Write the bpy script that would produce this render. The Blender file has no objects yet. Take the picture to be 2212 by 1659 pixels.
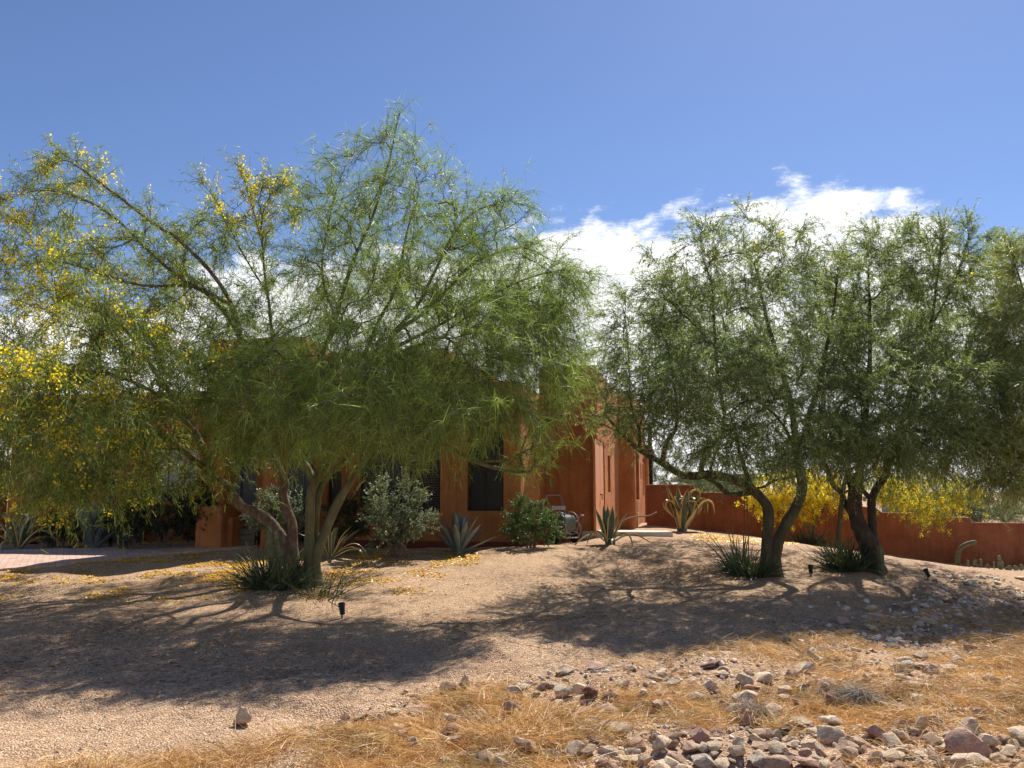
import bpy, bmesh, math, random
import numpy as np
from mathutils import Vector, Matrix, noise as mnoise

C = bpy.context.scene.collection
TH = math.atan(108 / 829.0)          # camera pitch
CAMZ = 1.6
F = 829.0                            # focal length in pixels of a 1024 wide frame
CT, ST = math.cos(TH), math.sin(TH)
SUN_AZ, SUN_EL = math.radians(27), math.radians(48)


def P(px, py, Y):
    """world point at depth Y that the survey of the photograph puts at pixel px, py"""
    u = (px - 512) / F
    v = (384 - py) / F
    k = Y / (CT - v * ST)
    return np.array([u * k, Y, CAMZ + (ST + v * CT) * k])


def proj(p):
    p = np.asarray(p, float)
    x, y, z = p[..., 0], p[..., 1], p[..., 2] - CAMZ
    d = y * CT + z * ST
    h = -y * ST + z * CT
    d = np.maximum(d, 1e-6)
    return 512 + F * x / d, 384 - F * h / d


def nrm(a):
    a = np.asarray(a, float)
    return a / np.maximum(np.linalg.norm(a, axis=-1, keepdims=True), 1e-9)


# ------------------------------------------------------------------ mesh builder
class MB:
    def __init__(self):
        self.v, self.q, self.t, self.qm, self.tm, self.n = [], [], [], [], [], 0

    def add(self, v, q=None, t=None, m=0):
        v = np.asarray(v, float).reshape(-1, 3)
        if q is not None and len(q):
            q = np.asarray(q, int).reshape(-1, 4)
            self.q.append(q + self.n)
            self.qm.append(np.full(len(q), m) if np.isscalar(m) else np.asarray(m))
        if t is not None and len(t):
            t = np.asarray(t, int).reshape(-1, 3)
            self.t.append(t + self.n)
            self.tm.append(np.full(len(t), m if np.isscalar(m) else 0))
        self.v.append(v)
        self.n += len(v)
        return self

    def box(self, x0, x1, y0, y1, z0, z1, m=0, M=None):
        v = np.array([[x, y, z] for z in (z0, z1) for y in (y0, y1) for x in (x0, x1)], float)
        if M is not None:
            v = M(v)
        q = [[0, 2, 3, 1], [4, 5, 7, 6], [0, 1, 5, 4], [2, 6, 7, 3], [0, 4, 6, 2], [1, 3, 7, 5]]
        return self.add(v, q, m=m)

    def tube(self, pts, rad, sides=8, m=0, cap=True, wob=0.0, rng=None):
        pts = np.asarray(pts, float)
        rad = np.broadcast_to(np.asarray(rad, float), (len(pts),))
        keep = np.concatenate([[True], np.linalg.norm(np.diff(pts, axis=0), axis=1) > 1e-5])
        pts, rad = pts[keep], rad[keep]
        n = len(pts)
        if n < 2:
            return self
        tan = np.zeros_like(pts)
        tan[1:-1] = pts[2:] - pts[:-2]
        tan[0] = pts[1] - pts[0]
        tan[-1] = pts[-1] - pts[-2]
        tan = nrm(tan)
        a = np.array([0, 0, 1.0]) if abs(tan[0][2]) < 0.9 else np.array([1.0, 0, 0])
        u = nrm(np.cross(tan[0], a))
        U = np.zeros_like(pts)
        for i in range(n):
            u = u - tan[i] * np.dot(u, tan[i])
            u = nrm(u)
            U[i] = u
        V = np.cross(tan, U)
        ang = np.linspace(0, 2 * math.pi, sides, endpoint=False)
        r = rad[:, None] * np.ones(sides)[None]
        if wob and rng is not None:
            r = r * (1 + wob * rng.normal(0, 1, (n, sides)))
        ring = pts[:, None] + r[..., None] * (np.cos(ang)[None, :, None] * U[:, None] + np.sin(ang)[None, :, None] * V[:, None])
        v = ring.reshape(-1, 3)
        i = np.arange(n - 1)[:, None] * sides
        j = np.arange(sides)[None]
        j2 = (j + 1) % sides
        q = np.stack([i + j, i + j2, i + sides + j2, i + sides + j], -1).reshape(-1, 4)
        t = None
        if cap:
            v = np.vstack([v, pts[:1], pts[-1:]])
            c0, c1 = n * sides, n * sides + 1
            jj = np.arange(sides)
            t = np.vstack([np.stack([np.full(sides, c0), (jj + 1) % sides, jj], -1),
                           np.stack([np.full(sides, c1), (n - 1) * sides + jj, (n - 1) * sides + (jj + 1) % sides], -1)])
        return self.add(v, q, t, m)

    def ribbons(self, Pn, D, L, W, droop, nseg, rng, m=0, shape='taper', side=None):
        Pn = np.asarray(Pn, float)
        N = len(Pn)
        if N == 0:
            return self
        D = nrm(D)
        L = np.broadcast_to(L, (N,)).astype(float)
        W = np.broadcast_to(W, (N,)).astype(float)
        droop = np.broadcast_to(droop, (N,)).astype(float)
        t = np.linspace(0, 1, nseg + 1)
        pts = Pn[:, None] + D[:, None] * (L[:, None] * t[None])[..., None]
        pts[..., 2] -= droop[:, None] * L[:, None] * t[None] ** 2
        if side is None:
            side = nrm(np.cross(D, rng.normal(0, 1, (N, 3))))
        if shape == 'taper':
            w = 1 - 0.8 * t
        elif shape == 'leaf':
            w = 0.25 + 0.75 * np.sin(np.pi * np.clip(t * 0.9 + 0.08, 0, 1))
        else:
            w = np.ones_like(t)
        off = side[:, None] * (W[:, None] * 0.5 * w[None])[..., None]
        v = np.stack([pts + off, pts - off], 2)
        base = np.arange(N)[:, None] * (2 * (nseg + 1)) + 2 * np.arange(nseg)[None]
        q = np.stack([base, base + 1, base + 3, base + 2], -1).reshape(-1, 4)
        return self.add(v.reshape(-1, 3), q, m=m)

    def build(self, name, mats, parent=None, smooth=False, origin=None, sharp=None):
        v = np.vstack(self.v) if self.v else np.zeros((0, 3))
        q = np.vstack(self.q) if self.q else np.zeros((0, 4), int)
        t = np.vstack(self.t) if self.t else np.zeros((0, 3), int)
        mi = np.concatenate([np.concatenate(self.qm) if self.qm else np.zeros(0, int),
                             np.concatenate(self.tm) if self.tm else np.zeros(0, int)]).astype(np.int32)
        if origin is not None:
            v = v - np.asarray(origin, float)
        me = bpy.data.meshes.new(name)
        me.vertices.add(len(v))
        me.vertices.foreach_set('co', v.astype(np.float32).ravel())
        nl = q.size + t.size
        me.loops.add(nl)
        me.loops.foreach_set('vertex_index', np.concatenate([q.ravel(), t.ravel()]).astype(np.int32))
        npoly = len(q) + len(t)
        me.polygons.add(npoly)
        ls = np.concatenate([np.arange(len(q)) * 4, q.size + np.arange(len(t)) * 3]).astype(np.int32)
        me.polygons.foreach_set('loop_start', ls)
        for mm in (mats if isinstance(mats, (list, tuple)) else [mats]):
            me.materials.append(mm)
        me.polygons.foreach_set('material_index', mi)
        me.polygons.foreach_set('use_smooth', np.full(npoly, bool(smooth)))
        me.update(calc_edges=True)
        me.validate()
        if sharp is not None:
            me.set_sharp_from_angle(angle=math.radians(sharp))
        o = bpy.data.objects.new(name, me)
        C.objects.link(o)
        if parent is not None:
            o.parent = parent
        elif origin is not None:
            o.location = tuple(float(c) for c in origin)
        return o


def tag(o, label=None, cat=None, group=None, kind=None):
    if label: o['label'] = label
    if cat: o['category'] = cat
    if group: o['group'] = group
    if kind: o['kind'] = kind
    return o


def thing(name, loc, label, cat, group=None, rotz=0.0):
    o = bpy.data.objects.new(name, None)
    C.objects.link(o)
    o.empty_display_size = 0.1
    o.location = tuple(float(c) for c in loc)
    o.rotation_euler = (0, 0, rotz)
    return tag(o, label, cat, group)


def copy_tree(o, parent=None):
    c = o.copy()
    C.objects.link(c)
    if parent is not None:
        c.parent = parent
    for ch in list(o.children):
        copy_tree(ch, c)
    return c


def catmull(pts, step=0.12):
    pts = np.asarray(pts, float)
    if len(pts) < 3:
        n = max(2, int(np.linalg.norm(pts[-1] - pts[0]) / step) + 1)
        s = np.linspace(0, 1, n)[:, None]
        return pts[0] * (1 - s) + pts[-1] * s
    p = np.vstack([2 * pts[0] - pts[1], pts, 2 * pts[-1] - pts[-2]])
    out = []
    for i in range(1, len(p) - 2):
        n = max(2, int(np.linalg.norm(p[i + 1] - p[i]) / step))
        t = np.linspace(0, 1, n, endpoint=False)[:, None]
        a, b, c, d = p[i - 1], p[i], p[i + 1], p[i + 2]
        out.append(0.5 * ((2 * b) + (-a + c) * t + (2 * a - 5 * b + 4 * c - d) * t ** 2 + (-a + 3 * b - 3 * c + d) * t ** 3))
    out.append(pts[-1:])
    return np.vstack(out)


# ------------------------------------------------------------------ materials
def newmat(name):
    m = bpy.data.materials.new(name)
    m.use_nodes = True
    nt = m.node_tree
    for n in list(nt.nodes):
        nt.nodes.remove(n)
    out = nt.nodes.new('ShaderNodeOutputMaterial')
    return m, nt, out


def N(nt, t, **kw):
    n = nt.nodes.new(t)
    for k, v in kw.items():
        setattr(n, k, v)
    return n


def ramp(nt, fac, stops):
    r = N(nt, 'ShaderNodeValToRGB')
    e = r.color_ramp.elements
    while len(e) < len(stops):
        e.new(0.5)
    for i, (p, c) in enumerate(stops):
        e[i].position = p
        e[i].color = (*c, 1)
    nt.links.new(fac, r.inputs['Fac'])
    return r.outputs['Color']


def noise_tex(nt, vec, scale, detail=4, rough=0.6):
    n = N(nt, 'ShaderNodeTexNoise')
    n.inputs['Scale'].default_value = scale
    n.inputs['Detail'].default_value = detail
    n.inputs['Roughness'].default_value = rough
    if vec is not None:
        nt.links.new(vec, n.inputs['Vector'])
    return n


def mix(nt, fac, a, b, mode='MIX'):
    m = N(nt, 'ShaderNodeMix', data_type='RGBA', blend_type=mode)
    for sock, val in ((m.inputs[0], fac), (m.inputs[6], a), (m.inputs[7], b)):
        if isinstance(val, (int, float)):
            sock.default_value = val
        elif isinstance(val, tuple):
            sock.default_value = (*val, 1)
        else:
            nt.links.new(val, sock)
    return m.outputs[2]


def leaf_mat(name, cols, trans=0.4, rough=0.45, tr_tint=(1.25, 1.2, 0.7), spec=0.4):
    m, nt, out = newmat(name)
    g = N(nt, 'ShaderNodeNewGeometry')
    col = ramp(nt, g.outputs['Random Per Island'], [(i / max(1, len(cols) - 1), c) for i, c in enumerate(cols)])
    tcn = N(nt, 'ShaderNodeTexCoord')
    pn = noise_tex(nt, tcn.outputs['Object'], 1.7, 4, .7)
    tone = ramp(nt, pn.outputs['Fac'], [(.34, (.66, .70, .72)), (.5, (1, 1, 1)), (.66, (1.22, 1.16, 1.0))])
    col = mix(nt, 1.0, col, tone, 'MULTIPLY')
    b = N(nt, 'ShaderNodeBsdfPrincipled')
    nt.links.new(col, b.inputs['Base Color'])
    b.inputs['Roughness'].default_value = rough
    b.inputs['Specular IOR Level'].default_value = spec
    t = N(nt, 'ShaderNodeBsdfTranslucent')
    tc = mix(nt, 1.0, col, tr_tint, 'MULTIPLY')
    nt.links.new(tc, t.inputs['Color'])
    s = N(nt, 'ShaderNodeMixShader')
    s.inputs[0].default_value = trans
    nt.links.new(b.outputs[0], s.inputs[1])
    nt.links.new(t.outputs[0], s.inputs[2])
    nt.links.new(s.outputs[0], out.inputs['Surface'])
    return m


def solid_mat(name, cols, scale=6.0, rough=0.8, bump=0.0, bscale=60.0, metal=0.0, coords='Object', stretch=None, spec=0.3, detail=5):
    """noise-mottled opaque material"""
    m, nt, out = newmat(name)
    tc = N(nt, 'ShaderNodeTexCoord')
    vec = tc.outputs[coords]
    if stretch:
        mp = N(nt, 'ShaderNodeMapping')
        mp.inputs['Scale'].default_value = stretch
        nt.links.new(vec, mp.inputs['Vector'])
        vec = mp.outputs[0]
    n = noise_tex(nt, vec, scale, detail)
    col = ramp(nt, n.outputs['Fac'], [(0.3 + 0.4 * i / max(1, len(cols) - 1), c) for i, c in enumerate(cols)])
    b = N(nt, 'ShaderNodeBsdfPrincipled')
    nt.links.new(col, b.inputs['Base Color'])
    b.inputs['Roughness'].default_value = rough
    b.inputs['Metallic'].default_value = metal
    b.inputs['Specular IOR Level'].default_value = spec
    if bump:
        n2 = noise_tex(nt, vec, bscale, 3)
        bp = N(nt, 'ShaderNodeBump')
        bp.inputs['Strength'].default_value = bump
        bp.inputs['Distance'].default_value = 0.02
        nt.links.new(n2.outputs['Fac'], bp.inputs['Height'])
        nt.links.new(bp.outputs[0], b.inputs['Normal'])
    nt.links.new(b.outputs[0], out.inputs['Surface'])
    return m


M = {}
M['leaf_green'] = leaf_mat('weeping_leaf', [(.095, .15, .03), (.17, .24, .05), (.26, .335, .08), (.43, .50, .20)], .5, tr_tint=(1.12, 1.2, .65))
M['leaf_grey'] = leaf_mat('feather_leaf', [(.09, .155, .052), (.165, .24, .085), (.25, .325, .13), (.45, .52, .30)], .5)
M['leaf_gold'] = leaf_mat('bloom_tree_leaf', [(.085, .14, .03), (.15, .22, .045), (.23, .30, .065), (.36, .42, .13)], .5)
M['leaf_light'] = leaf_mat('light_feather_leaf', [(.15, .20, .07), (.24, .30, .11), (.34, .39, .17), (.50, .54, .30)], .5)
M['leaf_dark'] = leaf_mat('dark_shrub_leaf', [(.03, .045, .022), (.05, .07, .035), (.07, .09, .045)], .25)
M['leaf_sage'] = leaf_mat('sage_leaf', [(.13, .16, .10), (.20, .24, .15), (.30, .34, .23)], .3, tr_tint=(1.1, 1.15, .9))
M['leaf_silver'] = leaf_mat('silver_sage_leaf', [(.11, .14, .08), (.19, .225, .14), (.35, .39, .27)], .35, tr_tint=(1.1, 1.15, .9))
M['leaf_bright'] = leaf_mat('green_shrub_leaf', [(.06, .11, .04), (.10, .16, .06), (.15, .23, .08)], .35)
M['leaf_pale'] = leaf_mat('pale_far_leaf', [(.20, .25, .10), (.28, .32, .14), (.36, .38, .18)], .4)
M['leaf_sedge'] = leaf_mat('strap_leaf', [(.035, .055, .028), (.06, .085, .045), (.11, .135, .08)], .2, rough=.5, spec=.3)
M['petal'] = leaf_mat('yellow_petal', [(.74, .56, .015), (.84, .68, .025), (.90, .77, .07)], .58, tr_tint=(1.1, 1.05, .6))
M['petal_dry'] = leaf_mat('fallen_petal', [(.62, .36, .02), (.75, .47, .02), (.80, .55, .05)], .2)
M['twig'] = leaf_mat('thin_twig', [(.06, .065, .03), (.10, .11, .05), (.20, .19, .11)], .0, rough=.7)
M['bark_green'] = solid_mat('green_bark', [(.085, .085, .038), (.125, .12, .055), (.19, .17, .09)], 9, .75, .5, 35, stretch=(1, 1, .5))
M['bark_brown'] = solid_mat('brown_bark', [(.08, .055, .04), (.16, .11, .08), (.28, .21, .16)], 14, .9, .9, 45, stretch=(1, 1, .45))
M['bark_dark'] = solid_mat('dark_bark', [(.03, .024, .02), (.065, .05, .04), (.11, .085, .06)], 14, .9, .9, 40, stretch=(1, 1, .4))
M['bark_olive'] = solid_mat('olive_bark', [(.045, .04, .025), (.08, .07, .04), (.13, .11, .065)], 10, .85, .7, 40, stretch=(1, 1, .4))
M['straw'] = leaf_mat('straw', [(.36, .19, .063), (.53, .305, .108), (.65, .42, .17), (.78, .59, .32)], .25, rough=.55, tr_tint=(1.05, 1, .8))
M['straw_grey'] = leaf_mat('grey_straw', [(.25, .20, .15), (.38, .32, .25), (.52, .46, .37)], .2, rough=.6, tr_tint=(1, 1, 1))
M['steel'] = solid_mat('brushed_steel', [(.55, .55, .56), (.7, .7, .7)], 8, .28, metal=1.0)
M['black_metal'] = solid_mat('black_metal', [(.012, .012, .013), (.022, .022, .024)], 10, .45)
M['rubber'] = solid_mat('black_rubber', [(.012, .012, .013), (.03, .03, .03)], 12, .8)
M['cart_paint'] = solid_mat('faded_cart_paint', [(.20, .155, .16), (.31, .25, .25)], 12, .5)
M['cart_tray'] = solid_mat('pale_tray', [(.36, .33, .36), (.45, .42, .45)], 8, .6)
M['hose'] = solid_mat('grey_green_hose', [(.10, .14, .13), (.24, .29, .27)], 30, .45)
M['rust'] = solid_mat('rusty_pipe', [(.12, .06, .035), (.26, .13, .07)], 20, .8)
M['slab'] = solid_mat('pale_slab', [(.50, .46, .40), (.62, .58, .52)], 12, .9, .3, 80)
M['old_wood'] = solid_mat('weathered_wood', [(.10, .09, .085), (.20, .185, .17)], 5, .85, .4, 40, stretch=(.4, .4, 6))
M['cactus'] = solid_mat('cactus_skin', [(.07, .085, .045), (.115, .13, .065), (.18, .18, .095)], 12, .65, .3, 50)
M['pad'] = solid_mat('cactus_pad', [(.12, .12, .065), (.18, .175, .09), (.25, .22, .12)], 12, .65, .3, 60)
# ------------------------------------------------------------------ ground height field
PSI = math.radians(12)
AX = np.array([math.cos(PSI), -math.sin(PSI)])
BX = np.array([math.sin(PSI), math.cos(PSI)])
HO = np.array([2.0, 19.5])


def hw(u, v):
    return HO + u * AX + v * BX


def px_to_u(px, v):
    k = (px - 512) / F
    o = HO + v * BX
    # depth along the pitched axis: use mean height ~ camera height, so d = Y*CT; keep the same factor
    kk = k * CT
    return (kk * o[1] - o[0]) / (AX[0] - kk * AX[1])


WALL_O = np.array([hw(0.75, 7.6)[0], hw(0.75, 7.6)[1]])


def wall_Y(px):
    k = (px - 512) / F * CT
    s = (k * WALL_O[1] - WALL_O[0]) / (AX[0] - k * AX[1])
    return (WALL_O + s * AX)[1]


_ctrl = []
for px, py, Y in [(309, 584, 12), (768, 574, 14), (873, 570, 15), (458, 553, 15.3), (530, 550, 15.6), (609, 545, 16.6),
                  (395, 556, 15.0), (598, 537, 19.4), (620, 535, 22), (640, 531, 24.5), (660, 526, 26.6), (682, 532, 24),
                  (20, 548, 17.6), (95, 549, 17.8), (0, 571, 13.6), (155, 556, 15.6), (245, 547, 17.0), (30, 543, 19.5), (235, 541, 18.8),
                  (330, 556, 15.0), (200, 566, 14.0), (240, 572, 13.2), (810, 548, 18), (845, 566, 15.6),
                  (100, 600, 10.9), (0, 620, 9.6), (250, 620, 9.8), (342, 616, 10.2), (540, 600, 11.6), (650, 570, 14.2), (650, 620, 10.2),
                  (811, 575, 14.3), (928, 582, 14.2), (1010, 602, 13.4), (1024, 640, 9.6), (760, 650, 8.5), (900, 660, 8.1), (450, 690, 6.9),
                  (0, 700, 6.6), (200, 768, 5.1), (600, 768, 5.1), (900, 768, 5.1), (1100, 768, 5.0), (-100, 768, 5.1), (1150, 640, 9.8), (-150, 640, 9.2)]:
    _ctrl.append(P(px, py, Y))
for px, py in [(700, 529), (761, 538), (830, 548), (889, 555), (929, 561), (960, 565), (1024, 567), (1090, 570)]:
    _ctrl.append(P(px, py, wall_Y(px) - 0.05))
_ctrl = [c for c in _ctrl]
for x, y, z in [(-2, 0, 0), (4, 0, 0), (0, -6, 0), (9, -4, 0), (-9, -4, 0), (-9, 3, 0), (10, 3, -.05), (-3, 19, .36), (0.3, 18.6, .42), (1.3, 19.2, .47),
                (-2, 22, .4), (-8, 22, .4), (-15, 20, .35), (-15, 12, .2), (16, 12, -.5), (17, 20, -.6), (12, 30, .1), (4, 32, .5), (-8, 30, .4), (16, 30, -.2)]:
    _ctrl.append(np.array([x, y, z]))
_ctrl = np.array(_ctrl)


def _tps(r2):
    return np.where(r2 > 1e-9, r2 * np.log(np.maximum(r2, 1e-9)) * 0.5, 0)


_A = _ctrl[:, :2]
_K = _tps(((_A[:, None] - _A[None]) ** 2).sum(-1)) + np.eye(len(_A)) * 0.35
_Pm = np.hstack([np.ones((len(_A), 1)), _A])
_L = np.zeros((len(_A) + 3,) * 2)
_L[:len(_A), :len(_A)] = _K
_L[:len(_A), len(_A):] = _Pm
_L[len(_A):, :len(_A)] = _Pm.T
_sol = np.linalg.solve(_L, np.concatenate([_ctrl[:, 2], np.zeros(3)]))


def vnoise(x, y, s, seed=0):
    """cheap smooth value noise"""
    x = np.asarray(x) * s + seed * 17.3
    y = np.asarray(y) * s - seed * 9.1
    xi, yi = np.floor(x), np.floor(y)
    fx, fy = x - xi, y - yi
    fx, fy = fx * fx * (3 - 2 * fx), fy * fy * (3 - 2 * fy)

    def h(a, b):
        k = np.sin(a * 127.1 + b * 311.7 + seed * 74.7) * 43758.5453
        return k - np.floor(k)
    return (h(xi, yi) * (1 - fx) * (1 - fy) + h(xi + 1, yi) * fx * (1 - fy) + h(xi, yi + 1) * (1 - fx) * fy + h(xi + 1, yi + 1) * fx * fy) - 0.5


def gz0(x, y):
    x = np.asarray(x, float)
    y = np.asarray(y, float)
    xc, yc = np.clip(x, -16, 18), np.clip(y, -6, 32)
    sh = xc.shape
    q = np.stack([xc.ravel(), yc.ravel()], -1)
    out = np.zeros(len(q))
    for i in range(0, len(q), 20000):
        s = q[i:i + 20000]
        out[i:i + 20000] = _tps(((s[:, None] - _A[None]) ** 2).sum(-1)) @ _sol[:len(_A)] + _sol[len(_A)] + s @ _sol[len(_A) + 1:]
    out = out.reshape(sh)
    d = np.sqrt((x - xc) ** 2 + (y - yc) ** 2)
    w = 1 / (1 + (d / 8) ** 2)
    return out * w + 0.1 * (1 - w)


def gz(x, y):
    """the ground as the mesh has it: survey surface plus small hummocks"""
    b = gz0(x, y)
    y_ = np.asarray(y, float)
    x_ = np.asarray(x, float)
    near = np.clip((11.5 - y_) / 3, 0, 1) * np.clip((x_ + 2.0 + (9 - y_) * 0.2) / 1.5, 0, 1)
    right = np.clip((x_ - 5.0) / 2, 0, 1) * np.clip((16 - y_) / 3, 0, 1)
    rough = np.maximum(near, right)
    amp = 0.045 + 0.085 * rough
    return b + amp * (vnoise(x, y, 1.3, 1) + 0.6 * vnoise(x, y, 2.9, 2) + 0.4 * vnoise(x, y, 6.5, 3)) + .012 * vnoise(x, y, 6.1, 6)


def on(px, Y):
    """point on the ground at depth Y on the sight line through column px"""
    X = (px - 512) / F * Y * CT
    for _ in range(3):
        z = float(gz(np.array([X]), np.array([Y]))[0])
        d = Y * CT + (z - CAMZ) * ST
        X = (px - 512) / F * d
    return np.array([X, Y, z])


def axis(lo, hi, step, far):
    a = list(np.arange(lo, hi + 1e-6, step))
    s = step
    while a[-1] < far:
        s *= 1.35
        a.append(a[-1] + s)
    s = step
    while a[0] > -far:
        s *= 1.35
        a.insert(0, a[0] - s)
    return np.array(a)


gx = axis(-9.5, 13.5, 0.075, 2200)
gy = axis(3.8, 17.5, 0.07, 2200)
GX, GY = np.meshgrid(gx, gy)
GZ = gz(GX, GY)
nx, ny = len(gx), len(gy)
ii = np.arange(ny - 1)[:, None] * nx + np.arange(nx - 1)[None]
gq = np.stack([ii, ii + 1, ii + nx + 1, ii + nx], -1).reshape(-1, 4)

m, nt, out = newmat('decomposed_granite')
tc = N(nt, 'ShaderNodeTexCoord')
vec = tc.outputs['Object']
vor = N(nt, 'ShaderNodeTexVoronoi')
vor.inputs['Scale'].default_value = 62
nt.links.new(vec, vor.inputs['Vector'])
sepc = N(nt, 'ShaderNodeSeparateColor')
nt.links.new(vor.outputs['Color'], sepc.inputs[0])
grain = ramp(nt, sepc.outputs[0], [(0, (.33, .20, .12)), (.35, (.48, .32, .205)), (.7, (.58, .41, .27)), (1, (.73, .56, .40))])
big = noise_tex(nt, vec, 0.55, 6, .65)
tint = ramp(nt, big.outputs['Fac'], [(.3, (.74, .68, .62)), (.5, (.96, .94, .92)), (.72, (1.08, 1.05, 1.0))])
col = mix(nt, 1.0, grain, tint, 'MULTIPLY')
med = noise_tex(nt, vec, 7, 5, .7)
tint2 = ramp(nt, med.outputs['Fac'], [(.32, (.82, .78, .74)), (.6, (1.04, 1.03, 1.02))])
col = mix(nt, 0.8, col, tint2, 'MULTIPLY')
bs = N(nt, 'ShaderNodeBsdfPrincipled')
nt.links.new(col, bs.inputs['Base Color'])
bs.inputs['Roughness'].default_value = 0.95
bs.inputs['Specular IOR Level'].default_value = 0.12
n3 = noise_tex(nt, vec, 30, 6, .75)
mth = N(nt, 'ShaderNodeMath', operation='MULTIPLY_ADD')
nt.links.new(vor.outputs['Distance'], mth.inputs[0])
mth.inputs[1].default_value = -1.2
nt.links.new(n3.outputs['Fac'], mth.inputs[2])
bp = N(nt, 'ShaderNodeBump')
bp.inputs['Strength'].default_value = 0.9
bp.inputs['Distance'].default_value = 0.018
nt.links.new(mth.outputs[0], bp.inputs['Height'])
nt.links.new(bp.outputs[0], bs.inputs['Normal'])
nt.links.new(bs.outputs[0], out.inputs['Surface'])
M['granite'] = m
g = MB().add(np.stack([GX, GY, GZ], -1).reshape(-1, 3), gq).build('ground', M['granite'], smooth=True)
tag(g, kind='structure')

# ------------------------------------------------------------------ brick path
front = [(-60, 577), (0, 571), (60, 566.5), (110, 561), (155, 556), (200, 552), (240, 549), (282, 546)]
back = [(-60, 554), (0, 552), (60, 551), (120, 549), (170, 546.5), (215, 543), (240, 541.5), (282, 540.5)]


def hit(px, py):
    """walk down the sight line until it meets the ground"""
    Ys = np.linspace(3.5, 26, 1500)
    v = (384 - py) / F
    k = Ys / (CT - v * ST)
    X = (px - 512) / F * k
    Z = CAMZ + (ST + v * CT) * k
    G = gz0(X, Ys)
    bad = np.where(Z <= G)[0]
    i = bad[0] if len(bad) else len(Ys) - 1
    return np.array([X[i], Ys[i], G[i]])


fw = catmull([hit(*p) for p in front], .25)
bw = catmull([hit(*p) for p in back], .25)


def resamp(p, n):
    d = np.concatenate([[0], np.cumsum(np.linalg.norm(np.diff(p, axis=0), axis=1))])
    s = np.linspace(0, d[-1], n)
    return np.stack([np.interp(s, d, p[:, i]) for i in range(3)], -1)


nA, nB = 60, 24
fw, bw = resamp(fw, nA), resamp(bw, nA)
s = np.linspace(0, 1, nB)[:, None, None]
pv = fw[None] * (1 - s) + bw[None] * s
pv[..., 2] = np.maximum(gz(pv[..., 0], pv[..., 1]), gz0(pv[..., 0], pv[..., 1])) + 0.035
skirt = pv[0].copy(); skirt[:, 2] -= 0.12
pv = np.concatenate([skirt[None], pv])
ii = np.arange(nB)[:, None] * nA + np.arange(nA - 1)[None]
pq = np.stack([ii, ii + 1, ii + nA + 1, ii + nA], -1).reshape(-1, 4)
m, nt, out = newmat('brick_pavers')
tc = N(nt, 'ShaderNodeTexCoord')
mp = N(nt, 'ShaderNodeMapping')
mp.inputs['Rotation'].default_value = (0, 0, math.radians(62))
nt.links.new(tc.outputs['Object'], mp.inputs['Vector'])
br = N(nt, 'ShaderNodeTexBrick')
br.inputs['Scale'].default_value = 2.4
br.inputs['Mortar Size'].default_value = 0.014
br.inputs['Color1'].default_value = (.47, .31, .235, 1)
br.inputs['Color2'].default_value = (.56, .39, .30, 1)
br.inputs['Mortar'].default_value = (.36, .235, .18, 1)
nt.links.new(mp.outputs[0], br.inputs['Vector'])
nn = noise_tex(nt, tc.outputs['Object'], 5, 5)
tt = ramp(nt, nn.outputs['Fac'], [(.3, (.8, .8, .8)), (.65, (1.05, 1.05, 1.05))])
cc = mix(nt, 1.0, br.outputs['Color'], tt, 'MULTIPLY')
bs = N(nt, 'ShaderNodeBsdfPrincipled')
bs.inputs['Roughness'].default_value = .85
nt.links.new(cc, bs.inputs['Base Color'])
nt.links.new(bs.outputs[0], out.inputs['Surface'])
pth = MB().add(pv.reshape(-1, 3), pq).build('path', m)
tag(pth, kind='structure')
# ------------------------------------------------------------------ trees
def pts_px(lst, Y):
    """list of (px, py[, Y offset]) -> world points"""
    return np.array([P(t[0], t[1], Y + (t[2] if len(t) > 2 else 0)) for t in lst])


def sample_blob(rng, c, n):
    """targets in an ellipsoid given as (px, py, Y, rx px, ry px, rY m), denser near the skin"""
    px, py, Y, rx, ry, rY = c
    d = nrm(rng.normal(0, 1, (n, 3)))
    r = (0.25 + 0.75 * rng.random(n)) ** 0.55
    q = d * r[:, None]
    return np.array([P(px + a * rx, py + b * ry, Y + cc * rY) for a, b, cc in q])


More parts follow.
